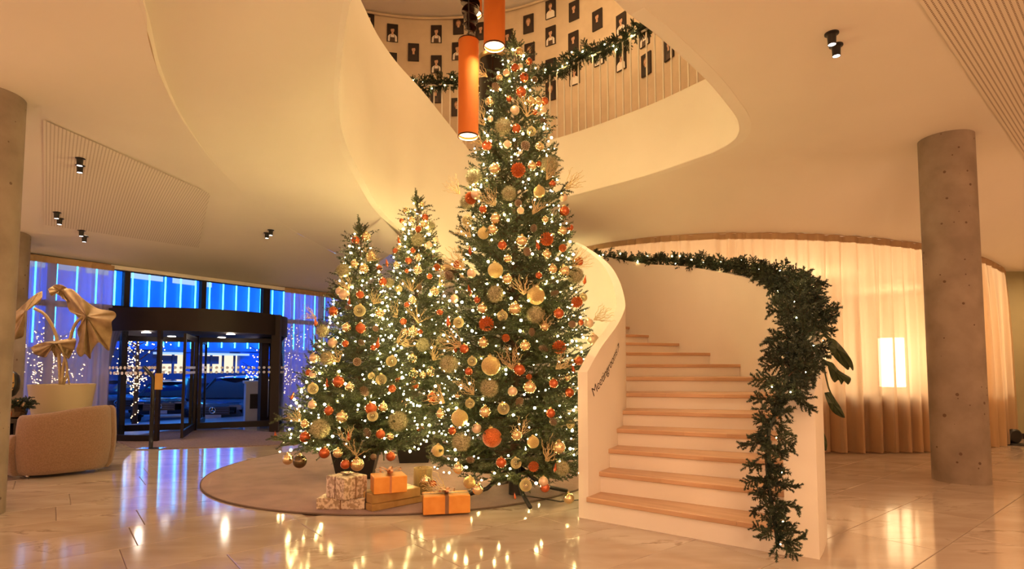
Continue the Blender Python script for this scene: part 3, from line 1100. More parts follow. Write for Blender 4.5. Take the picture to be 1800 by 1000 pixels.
# ------------------------------------------------------------------ street outside
asp = B()
asp.loft([[tuple(ext(s, o_, z)) for s in np.linspace(-45, 45, 10)] for o_, z in ((.06, -.02), (3, -.05), (9, -.5), (14, -.55), (40, -.55))])
asp.obj('street_ground', M['asphalt'], kind='structure')
fo = 16.0
fac = thing('street_building', 'blue-lit building across the street with vertical light strips and bright shop windows', 'building')


def extpx(px, py, o):
    d = ray(px, py)
    r = d[:2]
    t = (WIN @ WN + o) / (r @ WN)
    p = d * t
    return float((p[:2] - WIN) @ WD), float(p[2] + EYE)


wbox(-30, 46, 2.15, 12, fo + .5, 1).obj('facade_wall', M['facade'], fac)
s0, z0 = extpx(286, 622, fo)
s1, z1 = extpx(417, 655, fo)
wbox(-30, s0 - .2, -.55, 2.15, fo + .6, 1).obj('ground_floor_wall', M['facaded'], fac)
wbox(s1 + .2, 46, -.55, 2.15, fo + .6, 1).obj('ground_floor_wall', M['facade'], fac)
wbox(s0 - .2, s1 + .2, -.55, z1 - .3, fo + .6, 1).obj('ground_floor_wall', M['facaded'], fac)
wbox(s0 - .2, s1 + .2, z1, z0, fo + .4, .05).obj('shop_window', M['shop'], fac)
wbox(s0 - .4, s1 + .5, z0 - .02, z0 + .08, fo - .1, .3).obj('shop_fascia', M['office'], fac)
wbox(s0 - .4, s1 + .4, z1 - .5, z1, fo, .3).obj('shop_apron', M['facaded'], fac)
for s in np.linspace(s0, s1, 7):
    wbox(s - .05, s + .05, z1, z0, fo + .3, .06).obj('shop_mullion', M['facaded'], fac)
for px in (300, 375):
    a_, _ = extpx(px, 640, fo)
    wbox(a_ - .45, a_ + .45, z1 + .45, z1 + .85, fo + .33, .06).obj('shop_display', M['facaded'], fac)
for px0, px1 in ((40, 78), (90, 140), (150, 190), (222, 286), (303, 345), (360, 372)):
    a0, zb = extpx(px0, 497, fo)
    a1, zt_ = extpx(px1, 478, fo)
    wbox(a0, a1, 5.35, 7.2, fo - .02, .08).obj('office_window', M['office'], fac)
strip = 0
s = -24
while s < 30:
    wbox(s - .024, s + .024, 2.32, 9, fo - .15, .05).obj('light_strip', M['led'], fac)
    s += .70
# cars
def car(label, loc, rz, paint, scale=1.0, tall=0.0):
    t = thing('car', label, 'car', loc, rz, None)
    prof = [(-2.1, .55, .62, .66), (-2.0, .35, .80, .80), (-1.3, .28, .93, .86), (-.9, .26, .96, .89), (.6, .26, .96, .89), (1.4, .27, .93, .88), (1.95, .32, .86, .84), (2.15, .45, .72, .72)]
    b = B()
    rings = []
    for x, z0, z1, hw_ in prof:
        rings.append([(-hw_ * .92, x, z0), (-hw_, x, z0 + .16), (-hw_, x, z1 - .12), (-hw_ * .86, x, z1), (hw_ * .86, x, z1), (hw_, x, z1 - .12), (hw_, x, z0 + .16), (hw_ * .92, x, z0)])
    b.loft(rings, True)
    b.f += [tuple(range(7, -1, -1)), tuple(len(b.v) - 8 + q for q in range(8))]
    b.mi += [0, 0]
    b.obj('body', paint, t, 'auto')
    g = B()
    rings = []
    for x, z, hw_, zb_ in [(-1.35, .94, .80, .9), (-.62, 1.40 + tall, .60, .9), (.9, 1.45 + tall, .62, .9), (1.75, 1.02 + tall * .8, .74, .9)]:
        rings.append([(-max(hw_, .78), x, zb_), (-hw_, x, z), (hw_, x, z), (max(hw_, .78), x, zb_)])
    g.loft(rings)
    g.obj('cabin_glass', M['carglass'], t, 'auto')
    r_ = B()
    r_.loft([[(-.61, -.60, 1.405 + tall), (0, -.66, 1.43 + tall), (.61, -.60, 1.405 + tall)], [(-.63, .2, 1.455 + tall), (0, .2, 1.49 + tall), (.63, .2, 1.455 + tall)], [(-.63, .95, 1.45 + tall), (0, .95, 1.48 + tall), (.63, .95, 1.45 + tall)]])
    r_.obj('roof', paint, t, True)
    for sx in (-1, 1):
        B().tube([(sx * .80, -1.36, .94), (sx * .61, -.6, 1.41 + tall)], .03, 5).obj('pillar', paint, t)
        B().box(sx * .96, -.85, 1.0, .2, .12, .13).obj('mirror', paint, t)
        B().box(sx * .62, -2.03, .70, .34, .12, .13, None).obj('headlamp', M['headlamp'], t)
        for y in (-1.3, 1.35):
            wb = B().tube([(sx * .76, y, .32), (sx * .95, y, .32)], .33, 20)
            wo = wb.obj('wheel', M['tyre'], t, 'auto')
            B().tube([(sx * .945, y, .32), (sx * .96, y, .32)], .19, 14).obj('hub', M['cargrey'], wo)
    B().box(0, -2.10, .60, .95, .06, .24).obj('grille', M['black'], t)
    for z in (.55, .62, .69):
        B().box(0, -2.135, z, .92, .02, .018).obj('grille_bar', M['cargrey'], t)
    em = B().tube([(.085 * math.cos(q), -2.15, .62 + .085 * math.sin(q)) for q in np.linspace(0, 2 * PI, 21)], .011, 5, False)
    for q in (90, 210, 330):
        em.tube([(0, -2.15, .62), (.085 * math.cos(R_(q)), -2.15, .62 + .085 * math.sin(R_(q)))], .011, 5)
    em.obj('emblem', M['chrome'], t)
    B().box(0, -2.16, .43, .52, .02, .115).obj('number_plate', M['plate'], t)
    t.scale = (scale,) * 3
    return t


fdir = math.atan2(.46, .89)
c1 = dep(303, 712, 20.5)
car('dark parked car seen front-on through the middle of the revolving door', (c1.x, c1.y, -.52), R_(20), M['carpaint'], .95)
c1 = dep(425, 712, 18.6)
car('blue-sheened parked car behind the right side of the revolving door', (c1.x, c1.y, -.5), R_(4), M['carblue'], .98, .12)
c1 = dep(195, 712, 22)
car('grey parked car behind the left glass of the revolving door', (c1.x, c1.y, -.52), R_(40), M['cargrey'], .95)
p = dep(450, 752, 14.4)
kz = thing('street_kiosk', 'pale grey square litter bin outside by the right door post', 'bin', (p.x, p.y, -.15), R_(30))
B().box(0, 0, .55, .55, .5, 1.1).obj('body', M['post'], kz)
B().box(0, -.255, .66, .36, .02, .36).obj('slot', M['dark'], kz)
B().box(0, 0, 1.13, .62, .56, .06).obj('lid', M['post'], kz)
# small trees wound with fairy lights outside
for q, (px, Y, hh, lab) in enumerate(((95, 13.2, 2.9, 'light-wound bare tree outside behind the left sheer curtain'), (238, 15.5, 2.9, 'light-wound bare tree outside behind the left door glass'), (487, 16.0, 3.0, 'light-wound bare tree outside to the right of the door'))):
    p = dep(px, 700, Y)
    t = thing('street_tree', lab, 'tree', (p.x, p.y, -.2))
    rs = random.Random(q)
    tb, bb = B(), B()
    tb.tube([(0, 0, 0), (.02, 0, hh * .5), (0, .02, hh * .8)], [.07, .05, .03], 7)
    for k in range(26):
        z = hh * rs.uniform(.3, .8)
        an, ln = rs.uniform(0, 2 * PI), rs.uniform(.4, .95)
        e = Vector((math.cos(an) * ln, math.sin(an) * ln, z + ln * rs.uniform(.3, .8)))
        m_ = Vector((0, 0, z)).lerp(e, .5) + Vector((rs.uniform(-.06, .06), rs.uniform(-.06, .06), .03))
        tb.tube([(0, 0, z), m_, e], [.016, .01, .005], 4)
        for j in range(10):
            pt = Vector((0, 0, z)).lerp(e, rs.uniform(.1, 1)) + Vector((rs.uniform(-.1, .1), rs.uniform(-.1, .1), rs.uniform(-.25, .05)))
            bb.ico(pt, .016, 0)
    for k in range(50):
        an = k * .9
        bb.ico((.08 * math.cos(an), .08 * math.sin(an), k / 50 * hh * .8), .014, 0)
    tb.obj('branches', M['bark'], t, True)
    bb.obj('bulbs', M['bulbsoft'], t, kind='stuff')
# ------------------------------------------------------------------ fir greenery
def twig_geo(p0, dr, L, dens, nl, nw, rs, taper=True, lean=.75):
    """needle triangles around one twig"""
    n = max(6, int(L * dens))
    t = np.sort(rs.random(n)) * L
    dr = dr / np.linalg.norm(dr)
    u = np.cross(dr, [0, 0, 1.0])
    if np.linalg.norm(u) < .05:
        u = np.cross(dr, [1.0, 0, 0])
    u /= np.linalg.norm(u)
    v = np.cross(dr, u)
    a = rs.random(n) * 2 * PI
    rad = np.cos(a)[:, None] * u + np.sin(a)[:, None] * v
    ln = nl * (.75 + .5 * rs.random(n)) * (1 - .35 * (t / L) ** 3 if taper else 1)
    d = rad + dr * (lean + .35 * rs.random(n))[:, None]
    d /= np.linalg.norm(d, axis=1)[:, None]
    b = p0 + dr * t[:, None]
    sd = np.cross(d, rs.normal(size=(n, 3)))
    sd /= np.linalg.norm(sd, axis=1)[:, None]
    q0, q1, q2 = b + sd * nw / 2, b - sd * nw / 2, b + d * ln[:, None]
    return np.stack([q0, q1, q2], 1).reshape(-1, 3)


def bough_mesh(name, L, seed, nsub, sub, dens=520, nl=.028, nw=.0080, mats=None, droop=.0, curl=.12, zs=.28):
    rs = np.random.default_rng(seed)
    b = B()
    pts = [np.array([L * t, .03 * L * math.sin(t * 3 + seed), L * (-droop * t + curl * t * t)]) for t in np.linspace(0, 1, 7)]
    b.tube([tuple(p) for p in pts], [.009 * (1 - .75 * t) * (L / .6) ** .5 for t in np.linspace(0, 1, 7)], 5, True, 1)
    T = []

    def at_(t):
        i = min(int(t * 6), 5)
        return pts[i] + (pts[i + 1] - pts[i]) * (t * 6 - i), pts[i + 1] - pts[i]
    for i in range(6):
        if i >= 1:
            T.append(twig_geo(pts[i], pts[i + 1] - pts[i], np.linalg.norm(pts[i + 1] - pts[i]), dens, nl, nw, rs, i == 5))
    for k in range(nsub):
        t = .25 + .72 * (k + .5) / nsub
        p, dv = at_(t)
        dv = dv / np.linalg.norm(dv)
        sgn = 1 if k % 2 else -1
        side = np.array([-dv[1], dv[0], 0]) * sgn
        dd = dv * (.75 + .3 * rs.random()) + side * (.8 + .25 * rs.random()) + np.array([0, 0, rs.normal() * zs])
        ln = sub * (1.15 - .55 * t) * (.8 + .4 * rs.random())
        T.append(twig_geo(p, dd, ln, dens, nl, nw, rs))
        dn = dd / np.linalg.norm(dd)
        b.tube([tuple(p), tuple(p + dn * ln * .9)], [.004, .0015], 3, False, 1)
    V = np.concatenate(T)
    k = len(b.v)
    b.v += [tuple(p) for p in V.tolist()]
    n = len(V) // 3
    b.f += [(k + 3 * i, k + 3 * i + 1, k + 3 * i + 2) for i in range(n)]
    b.mi += [0] * n
    return b.mesh(name, mats or [M['needle'], M['bark']])


BOUGHS = {}
for L, ns, sb in ((.3, 9, .15), (.55, 14, .19), (.95, 22, .25)):
    BOUGHS[L] = [bough_mesh('fir_branch', L, 10 + int(L * 100) + k, ns, sb) for k in range(4)]


def ori(d, roll=0.0):
    """euler for +X along d"""
    d = Vector(d).normalized()
    yaw = math.atan2(d.y, d.x)
    pit = -math.asin(max(-1, min(1, d.z)))
    return (Matrix.Rotation(yaw, 4, 'Z') @ Matrix.Rotation(pit, 4, 'Y') @ Matrix.Rotation(roll, 4, 'X')).to_euler()


class Tree:
    def __init__(s, name, label, x, y, prof, nb, nbulb, seed, zmin):
        s.x, s.y = x, y
        s.zs, s.rs = zip(*prof)
        s.top = s.zs[-1]
        rs = random.Random(seed)
        t = s.o = thing(name, label, 'christmas tree', (x, y, .017))
        B().tube([(0, 0, .06), (0, 0, s.top * .5), (.01, 0, s.top - .22)], [.05, .035, .008], 8).obj('trunk', M['bark'], t, True)
        # heights spread so that the outer surface is evenly covered
        zz = np.linspace(zmin, s.top - .16, 400)
        wgt = np.array([s.r(z) ** .85 + .06 for z in zz])
        cdf = np.cumsum(wgt) / wgt.sum()
        for k in range(nb):
            z = float(np.interp((k + .5) / nb, cdf, zz)) + rs.uniform(-.03, .03)
            an = k * 2.39996 + rs.uniform(-.25, .25)
            fr = max(0.0, (z - zmin) / (s.top - zmin))
            r = s.r(z) * rs.uniform(.86, 1.06)
            up = .05 + .75 * fr ** 1.5 + rs.uniform(-.1, .12)
            ln = max(r * math.hypot(1, up), .16)
            key = min(BOUGHS, key=lambda q: abs(math.log(q / ln)))
            root = z - ln * up / math.hypot(1, up)
            o = link('branch', rs.choice(BOUGHS[key]), t, (0, 0, max(root, .10)), ori((math.cos(an), math.sin(an), up), rs.uniform(-.5, .5)))
            sc_ = ln / key
            o.scale = (sc_, .55 * sc_ + .45, .55 * sc_ + .45)
        for an, tl, ln in ((0, 0, .26), (.6, .45, .2), (2.7, .45, .19), (4.4, .5, .18), (5.4, .4, .17)):
            link('branch', BOUGHS[.3][0], t, (0, 0, s.top - .24), ori((math.cos(an) * tl, math.sin(an) * tl, 1)), scale=ln / .3)
        # shaded inner twigs nobody could count
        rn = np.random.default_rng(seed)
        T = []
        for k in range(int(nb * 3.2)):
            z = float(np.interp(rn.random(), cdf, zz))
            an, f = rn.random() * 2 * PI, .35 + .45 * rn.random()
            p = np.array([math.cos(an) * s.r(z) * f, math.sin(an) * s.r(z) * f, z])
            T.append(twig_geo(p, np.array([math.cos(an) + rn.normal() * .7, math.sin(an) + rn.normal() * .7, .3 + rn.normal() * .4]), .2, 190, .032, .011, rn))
        V = np.concatenate(T)
        ib = B()
        ib.v = [tuple(p) for p in V.tolist()]
        ib.f = [(3 * i, 3 * i + 1, 3 * i + 2) for i in range(len(V) // 3)]
        ib.mi = [0] * len(ib.f)
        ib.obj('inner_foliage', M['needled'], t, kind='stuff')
        # fairy lights: cable winding up and its bulbs
        s.lights = thing('fairy_lights', 'warm white fairy lights wound around ' + label.split(' with ')[0].replace('the ', 'the ', 1), 'string lights', (x, y, .017))
        cab = []
        turns = int(s.top * 3.2)
        for i in range(turns * 14):
            f = i / (turns * 14)
            z = zmin + .05 + f * (s.top - zmin - .35)
            a_ = i / 14 * 2 * PI
            r = s.r(z) * .84
            cab.append((math.cos(a_) * r, math.sin(a_) * r, z))
        B().tube(cab, .0035, 3, False).obj('cable', M['wire'], s.lights)
        bb = B()
        for k in range(nbulb):
            z = float(np.interp((k + rs.random()) / nbulb, cdf, zz))
            an = k * 2.39996 + rs.uniform(-.5, .5)
            r = s.r(z) * rs.uniform(.78, .97)
            bb.ico((math.cos(an) * r, math.sin(an) * r, z), rs.choice((.007, .0085, .010, .0135)) * (y / 6.6), 1)
        bb.obj('bulbs', M['bulb'], s.lights, True, kind='stuff')

    def r(s, z):
        return float(np.interp(z, s.zs, s.rs))

    def hit(s, px, py, k=.97):
        d = ray(px, py)
        best = None
        for Y in np.arange(s.y - 1.4, s.y + .1, .02):
            p = d * (Y / d[1])
            x, y, z = p[0], p[1], p[2] + EYE
            h = math.hypot(x - s.x, y - s.y)
            if h < s.r(z) * k + .015:
                return Vector((x, y, z))
            if best is None or h - s.r(z) < best[0]:
                best = (h - s.r(z), Vector((x, y, z)))
        return best[1]


TALL = Tree('christmas_tree', 'tallest Christmas tree with curly twigs by the stair parapet', .03, 6.05,
            [(0, .80), (.12, .88), (.5, .90), (1.0, .86), (1.6, .80), (2.0, .76), (2.5, .68), (3.0, .57), (3.5, .49), (4.0, .39), (4.4, .27), (4.7, .14), (4.97, .02)], 296, 640, 1, .24)
LEFT = Tree('christmas_tree', 'shorter leftmost Christmas tree with a black square pot', -1.92, 7.12,
            [(0, .85), (.2, .94), (.5, .93), (.9, .80), (1.3, .64), (1.8, .47), (2.3, .33), (2.7, .22), (3.0, .10), (3.2, .02)], 190, 330, 2, .34)
MID = Tree('christmas_tree', 'Christmas tree standing behind and between the other two trees', -1.40, 8.28,
           [(0, .65), (.2, .78), (.6, .78), (1.2, .70), (1.8, .60), (2.3, .50), (2.8, .39), (3.3, .25), (3.6, .14), (3.91, .02)], 190, 330, 3, .34)
# tree feet
sb = B()
for a_ in (.25, 1.82, 3.39, 4.96):
    sb.tube([(.05 * math.cos(a_), .05 * math.sin(a_), .30), (.30 * math.cos(a_), .30 * math.sin(a_), .09), (.58 * math.cos(a_), .58 * math.sin(a_), .02)], .022, 8)
sb.lathe([(.065, .02), (.065, .36)], 16, caps=False)
sb.obj('stand', M['black'], TALL.o, True)
for tr in (LEFT, MID):
    pb = B()
    pb.loft([[(-h, -h, z), (h, -h, z), (h, h, z), (-h, h, z)] for h, z in ((.20, 0), (.27, .34), (.25, .34), (.245, .28))], True)
    pb.f += [(3, 2, 1, 0), (12, 13, 14, 15)]
    pb.mi += [0, 0]
    pb.obj('pot', M['black'], tr.o, rot=(0, 0, .12))

# ------------------------------------------------------------------ ornaments hung on the trees
ball_b = B().lathe([(math.sin(a_) + 1e-6, -math.cos(a_)) for a_ in np.linspace(0, PI, 17)], 28, caps=False)
OM = {}
for k, mm in dict(G='gold', K='champ', C='copper', D='glitter', T='glassb', R='rust', N='darkglass').items():
    OM[k] = ball_b.mesh('bauble_ball', M[mm], True)
cap_me = B().lathe([(.24, .95), (.24, 1.10), (.20, 1.13), (.0, 1.135)], 14).tube([(.09 * math.cos(a_), 0, 1.2 + .09 * math.sin(a_)) for a_ in np.linspace(0, 2 * PI, 11)], .022, 4, False).mesh('bauble_cap', M['cap'], 'auto')
mb = B().ico((0, 0, 0), .8, 2)
rs_ = np.random.default_rng(5)
for p in rs_.normal(size=(420, 3)):
    p = p / np.linalg.norm(p)
    q = np.cross(p, rs_.normal(size=3))
    q /= np.linalg.norm(q)
    r2 = np.cross(p, q)
    e = p * rs_.uniform(.9, 1.12)
    for dv in (q, r2, -q):
        mb.add([tuple(p * .72 + q * .03), tuple(p * .72 - q * .03), tuple(e + dv * .12)], [(0, 1, 2)])
OM['M'] = mb.mesh('moss_ball', M['moss'])
fb = B().ico((0, 0, 0), .62, 1)
for i in range(90):
    z = 1 - 2 * (i + .5) / 90
    a_ = i * 2.39996
    p = Vector((math.sqrt(1 - z * z) * math.cos(a_), math.sqrt(1 - z * z) * math.sin(a_), z))
    u = p.orthogonal().normalized()
    v = p.cross(u)
    fb.add([tuple(p * .55 + u * .12), tuple(p * .55 - u * .06 + v * .1), tuple(p * .55 - u * .06 - v * .1), tuple(p * .86 + u * .13), tuple(p * .86 - u * .08 + v * .11), tuple(p * .86 - u * .08 - v * .11), tuple(p * 1.04)],
           [(0, 1, 4, 3), (1, 2, 5, 4), (2, 0, 3, 5), (3, 4, 6), (4, 5, 6), (5, 3, 6)])
OM['F'] = fb.mesh('glitter_flower', M['rust'])
pb = B().lathe([(.01, -1.1), (.42, -.6), (.5, 0), (.3, .7), (.02, 1.0)], 10)
for i in range(64):
    t = i / 64
    z = -.95 + 1.85 * t
    r = .30 + .42 * math.sin(PI * (t * .9 + .08))
    a_ = i * 2.39996
    ca_, sa_ = math.cos(a_), math.sin(a_)
    k = .2
    pb.add([(ca_ * r * .5 - sa_ * k * .6, sa_ * r * .5 + ca_ * k * .6, z - .04), (ca_ * r * .5 + sa_ * k * .6, sa_ * r * .5 - ca_ * k * .6, z - .04), (ca_ * r * 1.12 + sa_ * k, sa_ * r * 1.12 - ca_ * k, z + .13), (ca_ * r * 1.24, sa_ * r * 1.24, z + .17), (ca_ * r * 1.12 - sa_ * k, sa_ * r * 1.12 + ca_ * k, z + .13)], [(0, 1, 2, 3, 4)])
    pb.add([(ca_ * r * 1.13 + sa_ * k * .8, sa_ * r * 1.13 - ca_ * k * .8, z + .145), (ca_ * r * 1.27, sa_ * r * 1.27, z + .19), (ca_ * r * 1.13 - sa_ * k * .8, sa_ * r * 1.13 + ca_ * k * .8, z + .145), (ca_ * r * 1.05, sa_ * r * 1.05, z + .16)], [(0, 1, 2, 3)], 1)
OM['P'] = pb.mesh('pine_cone', [M['cone'], M['frost']])
OM['B'] = B().lathe([(.02, 1.5), (.10, 1.45), (.14, 1.1), (.30, .5), (.52, -.2), (.60, -.75), (.42, -1.05), (.18, -1.2), (.05, -1.5), (.0, -1.55)], 18, caps=False).mesh('drop_ornament', M['copper'], True)
SPR = []
for q in range(4):
    rs_ = random.Random(90 + q)
    wb = B()
    for k in range(13):
        an = rs_.uniform(-.75, .75)
        az = rs_.uniform(-.6, .6)
        L = rs_.uniform(.65, 1.0)
        pts, p = [], Vector((0, 0, 0))
        dv = Vector((math.cos(an) * math.cos(az), math.sin(az), math.sin(an))).normalized()
        ph = rs_.uniform(0, 6)
        for i in range(11):
            pts.append(tuple(p))
            wig = Vector((rs_.uniform(-.3, .3), math.sin(ph + i * 1.9) + rs_.uniform(-.5, .5), math.cos(ph * 1.3 + i * 1.6) + rs_.uniform(-.5, .5))) * (.25 + .55 * i / 10)
            p = p + (dv + wig).normalized() * L / 10
        wb.tube(pts, [.0115 * (1 - .7 * i / 10) + .002 for i in range(11)], 4, False)
        if k % 2:
            m_ = Vector(pts[5])
            q2 = [tuple(m_)]
            p = m_
            for i in range(5):
                p = p + (dv + Vector((0, math.sin(ph + i * 2), .6 + math.cos(i * 1.5 + ph)))).normalized() * .06
                q2.append(tuple(p))
            wb.tube(q2, .006, 3, False)
    SPR.append(wb.mesh('twig_spray', M['twig']))

ORN = {
    'TALL': """912,92,8,G 905,119,7,C 914,117,5,K 930,108,6,C 890,128,6,K 878,137,6,G 921,136,8,C 916,162,9,C 872,153,8,P 895,174,5,C 861,179,8,G 932,178,8,G 945,179,8,G 957,178,7,C 905,194,8,K
 940,197,5,C 955,193,6,K 955,212,6,P 885,222,15,M 908,226,8,C 934,231,8,T 862,209,5,K 940,140,6,P 856,256,9,C 892,254,7,K 924,256,9,P 948,258,8,G 870,297,10,G 911,299,13,F 935,292,8,G 947,288,5,C
 965,290,16,M 833,310,15,M 971,323,6,C 948,337,10,D 837,341,9,K 828,348,11,F 820,355,12,M 849,368,7,C 872,385,10,G 915,370,6,K 911,357,7,P 990,347,7,K 992,371,9,C 895,340,13,M 822,387,9,T 866,404,9,G
 850,410,10,D 938,402,7,P 961,420,12,F 988,406,8,G 917,424,10,G 958,386,6,G 1002,400,6,C 883,431,8,C 927,443,8,P 961,447,8,G 989,436,7,F 805,465,8,C 829,480,8,K 871,475,13,D 892,491,9,G 893,455,7,G
 971,473,8,G 991,477,10,G 1017,460,8,C 947,484,6,C 945,431,10,B 826,440,10,B 1028,492,9,B 825,510,11,B 1011,484,15,M 871,517,15,M 942,520,15,D 799,525,7,K 839,527,6,C 848,542,9,G 905,543,11,G
 941,553,15,M 982,551,9,C 883,555,9,T 788,565,11,B 806,567,9,T 855,569,13,F 1025,523,7,T 1014,531,10,F 774,549,5,C 975,515,7,P 790,485,9,P 816,613,8,C 850,602,9,G 889,594,7,F 957,574,8,G 935,583,7,P
 923,608,9,G 955,612,8,P 983,610,12,F 1021,567,5,C 1006,570,7,P 1035,568,8,K 1042,597,10,K 1017,634,8,C 824,653,7,C 863,643,16,D 913,650,10,C 930,662,5,F 901,688,8,K 931,681,11,G 973,674,8,C
 1001,690,8,C 830,635,8,T 860,682,16,M 790,640,16,M 913,707,8,P 997,664,6,G 1007,647,9,B 800,612,9,B 826,709,8,T 805,695,5,G 853,724,10,G 885,718,10,T 775,727,8,G 808,735,14,D 968,726,8,C 973,742,7,P
 1003,746,7,T 838,753,8,K 865,769,16,R 908,765,9,G 937,777,10,D 982,786,11,G 811,777,16,M 770,792,10,D 795,757,7,C 806,823,9,G 826,808,7,P 881,813,9,C 907,814,9,T 938,820,9,F 988,823,13,M 976,822,8,B
 748,845,8,G 761,850,6,C 825,848,10,D 840,860,9,G 924,853,10,T 955,846,8,K 958,857,8,C 905,872,6,B 1000,876,9,G""",
    'LEFT': """625,422,7,C 643,416,8,G 652,450,8,G 623,464,7,G 640,473,8,G 667,471,5,C 673,495,7,C 684,497,9,M 597,512,7,K 605,518,9,K 633,518,7,C 604,475,12,M 586,547,8,C 613,540,6,P 632,546,10,T 667,551,8,G
 555,567,10,B 614,529,8,B 609,576,8,G 634,577,9,C 660,577,6,P 585,603,8,K 607,604,6,C 635,602,6,P 664,603,11,B 656,611,5,C 552,629,8,K 575,630,12,M 628,636,8,P 543,655,6,C 550,658,6,K 670,667,9,T
 575,673,9,B 595,671,10,C 615,681,8,G 688,635,9,T 653,661,6,T 641,688,9,P 550,683,9,T 567,582,11,M 549,711,7,K 578,722,8,C 601,733,10,G 536,745,7,G 562,753,17,M 536,768,9,C 514,696,8,B 652,718,10,C
 673,716,8,G 655,731,9,T 689,683,7,C 613,767,9,B 645,760,8,P 669,763,8,C 686,767,6,G 570,796,9,C 594,796,8,G 607,816,8,C 628,816,11,G 506,807,9,G 527,811,11,N 687,802,8,C 657,803,6,P 700,740,17,M
 484,765,8,B""",
    'MID': """741,360,5,G 714,371,6,G 736,373,5,P 706,388,4,C 724,387,6,G 747,382,6,C 745,395,6,G 757,398,9,M 735,403,6,C 701,421,8,B 735,422,12,M 766,422,5,K 695,441,5,C 702,436,5,G 726,440,5,C 735,453,6,G
 680,462,8,B 718,458,6,C 697,466,6,G 734,475,8,G 715,476,4,C 768,470,6,F 778,471,5,G 755,486,5,C 701,508,6,T 737,506,6,P 763,513,8,G 754,431,6,K 725,528,7,G 715,536,5,C 772,549,5,C 709,565,6,C
 726,583,9,G 712,584,5,G 739,583,4,C 743,606,12,M 725,630,8,G 727,657,8,G 743,659,6,G 758,654,8,G 728,678,8,C 701,668,6,C 713,604,6,T 708,711,7,C 760,698,9,C 738,752,7,C 727,700,6,B 779,600,13,M"""}
TWIGS = {'TALL': "860,120 925,190 855,205 850,238 872,345 935,360 958,300 812,325 990,315 920,500 820,455 1000,450 1040,545 815,590 900,630 975,630 835,675 785,690 915,745 788,840 958,790 830,400 950,560",
         'LEFT': "615,495 645,445 655,520 598,620 692,590 612,760 532,725 627,785 560,545", 'MID': "725,500 770,490 735,555 700,545 760,620"}
NAMES = dict(G=('bauble', 'shiny gold bauble', 'bauble'), K=('bauble', 'satin champagne bauble', 'bauble'), C=('bauble', 'copper red bauble', 'bauble'), D=('glitter_bauble', 'glittered gold bauble', 'bauble'),
             T=('glass_bauble', 'clear gold-tinted glass bauble', 'bauble'), R=('bauble', 'big glittered rust bauble', 'bauble'), N=('bauble', 'dark mirror bauble', 'bauble'),
             M=('moss_ball', 'frosted grey-green moss ball', 'ornament'), F=('glitter_flower', 'orange glitter flower', 'ornament'), P=('pine_cone', 'frosted pine cone', 'pine cone'),
             B=('drop_ornament', 'copper drop ornament', 'ornament'), W=('twig_spray', 'curly gilded twig spray', 'twigs'))
TNAME = dict(TALL='tallest tree', LEFT='leftmost tree', MID='middle tree')
ONES = 'first second third fourth fifth sixth seventh eighth ninth tenth eleventh twelfth thirteenth fourteenth fifteenth sixteenth seventeenth eighteenth nineteenth twentieth twenty-first twenty-second twenty-third twenty-fourth twenty-fifth twenty-sixth twenty-seventh twenty-eighth twenty-ninth thirtieth'.split()
for key, tr, axis in (('TALL', TALL, 905), ('LEFT', LEFT, 632), ('MID', MID, 735)):
    items = [(float(a_), float(b_), float(c_), d_) for a_, b_, c_, d_ in (s.split(',') for s in ORN[key].split())]
    items += [(float(s.split(',')[0]), float(s.split(',')[1]), 0, 'W') for s in TWIGS[key].split()]
    items.sort(key=lambda q: q[1])
    cnt = {}
    tot = {}
    for it in items:
        k = (it[3], it[0] < axis)
        tot[k] = tot.get(k, 0) + 1
    rs_ = random.Random(len(items))
    for px, py, rp, ty in items:
        k = (ty, px < axis)
        cnt[k] = cnt.get(k, 0) + 1
        side = 'left' if px < axis else 'right'
        nm, desc, cat = NAMES[ty]
        if tot[k] == 1:
            lab = f"the only {desc} on the {TNAME[key]}'s {side} half"
        else:
            lab = f"{desc}, {ONES[cnt[k] - 1]} from top on the {TNAME[key]}'s {side} half"
        grp = {'bauble': 'baubles', 'ornament': nm.replace('_', ' ') + 's', 'pine cone': 'pine cones', 'twigs': 'gilded twig sprays'}[cat] + ' on the ' + TNAME[key]
        p = tr.hit(px, py, .93 if ty == 'W' else .99)
        out = Vector((p.x - tr.x, p.y - tr.y, 0)).normalized()
        if ty == 'W':
            o = link(nm, rs_.choice(SPR), None, p + out * .02 - Vector((0, 0, .1)), ori(out + Vector(((px - axis) / 160, 0, 1.0 + rs_.uniform(-.3, .4))), rs_.uniform(-1, 1)), None, lab, cat, grp, (.30 if key != 'MID' else .34) * rs_.uniform(.85, 1.15))
            continue
        r = rp * p.y / 1000 * 1.06
        rot = (rs_.uniform(-.15, .15), rs_.uniform(-.15, .15), rs_.uniform(0, 6)) if ty not in 'FPM' else (rs_.uniform(0, 6), rs_.uniform(0, 6), rs_.uniform(0, 6))
        if ty == 'B':
            rot = (rs_.uniform(-.35, .35), rs_.uniform(-.4, .4), 0)
            r *= .62
        o = link(nm, OM[ty], None, p, rot, None, lab, cat, grp, r)
        if ty in 'GKCDTRN':
            link('cap', cap_me, o)

# ------------------------------------------------------------------ garlands of fir
SPRIG = [bough_mesh('fir_sprig', .26, 200 + k, 11, .12, 760, .026, .0085, [M['needleg'], M['bark']], 0, .1 * (k - 1), .75) for k in range(4)]


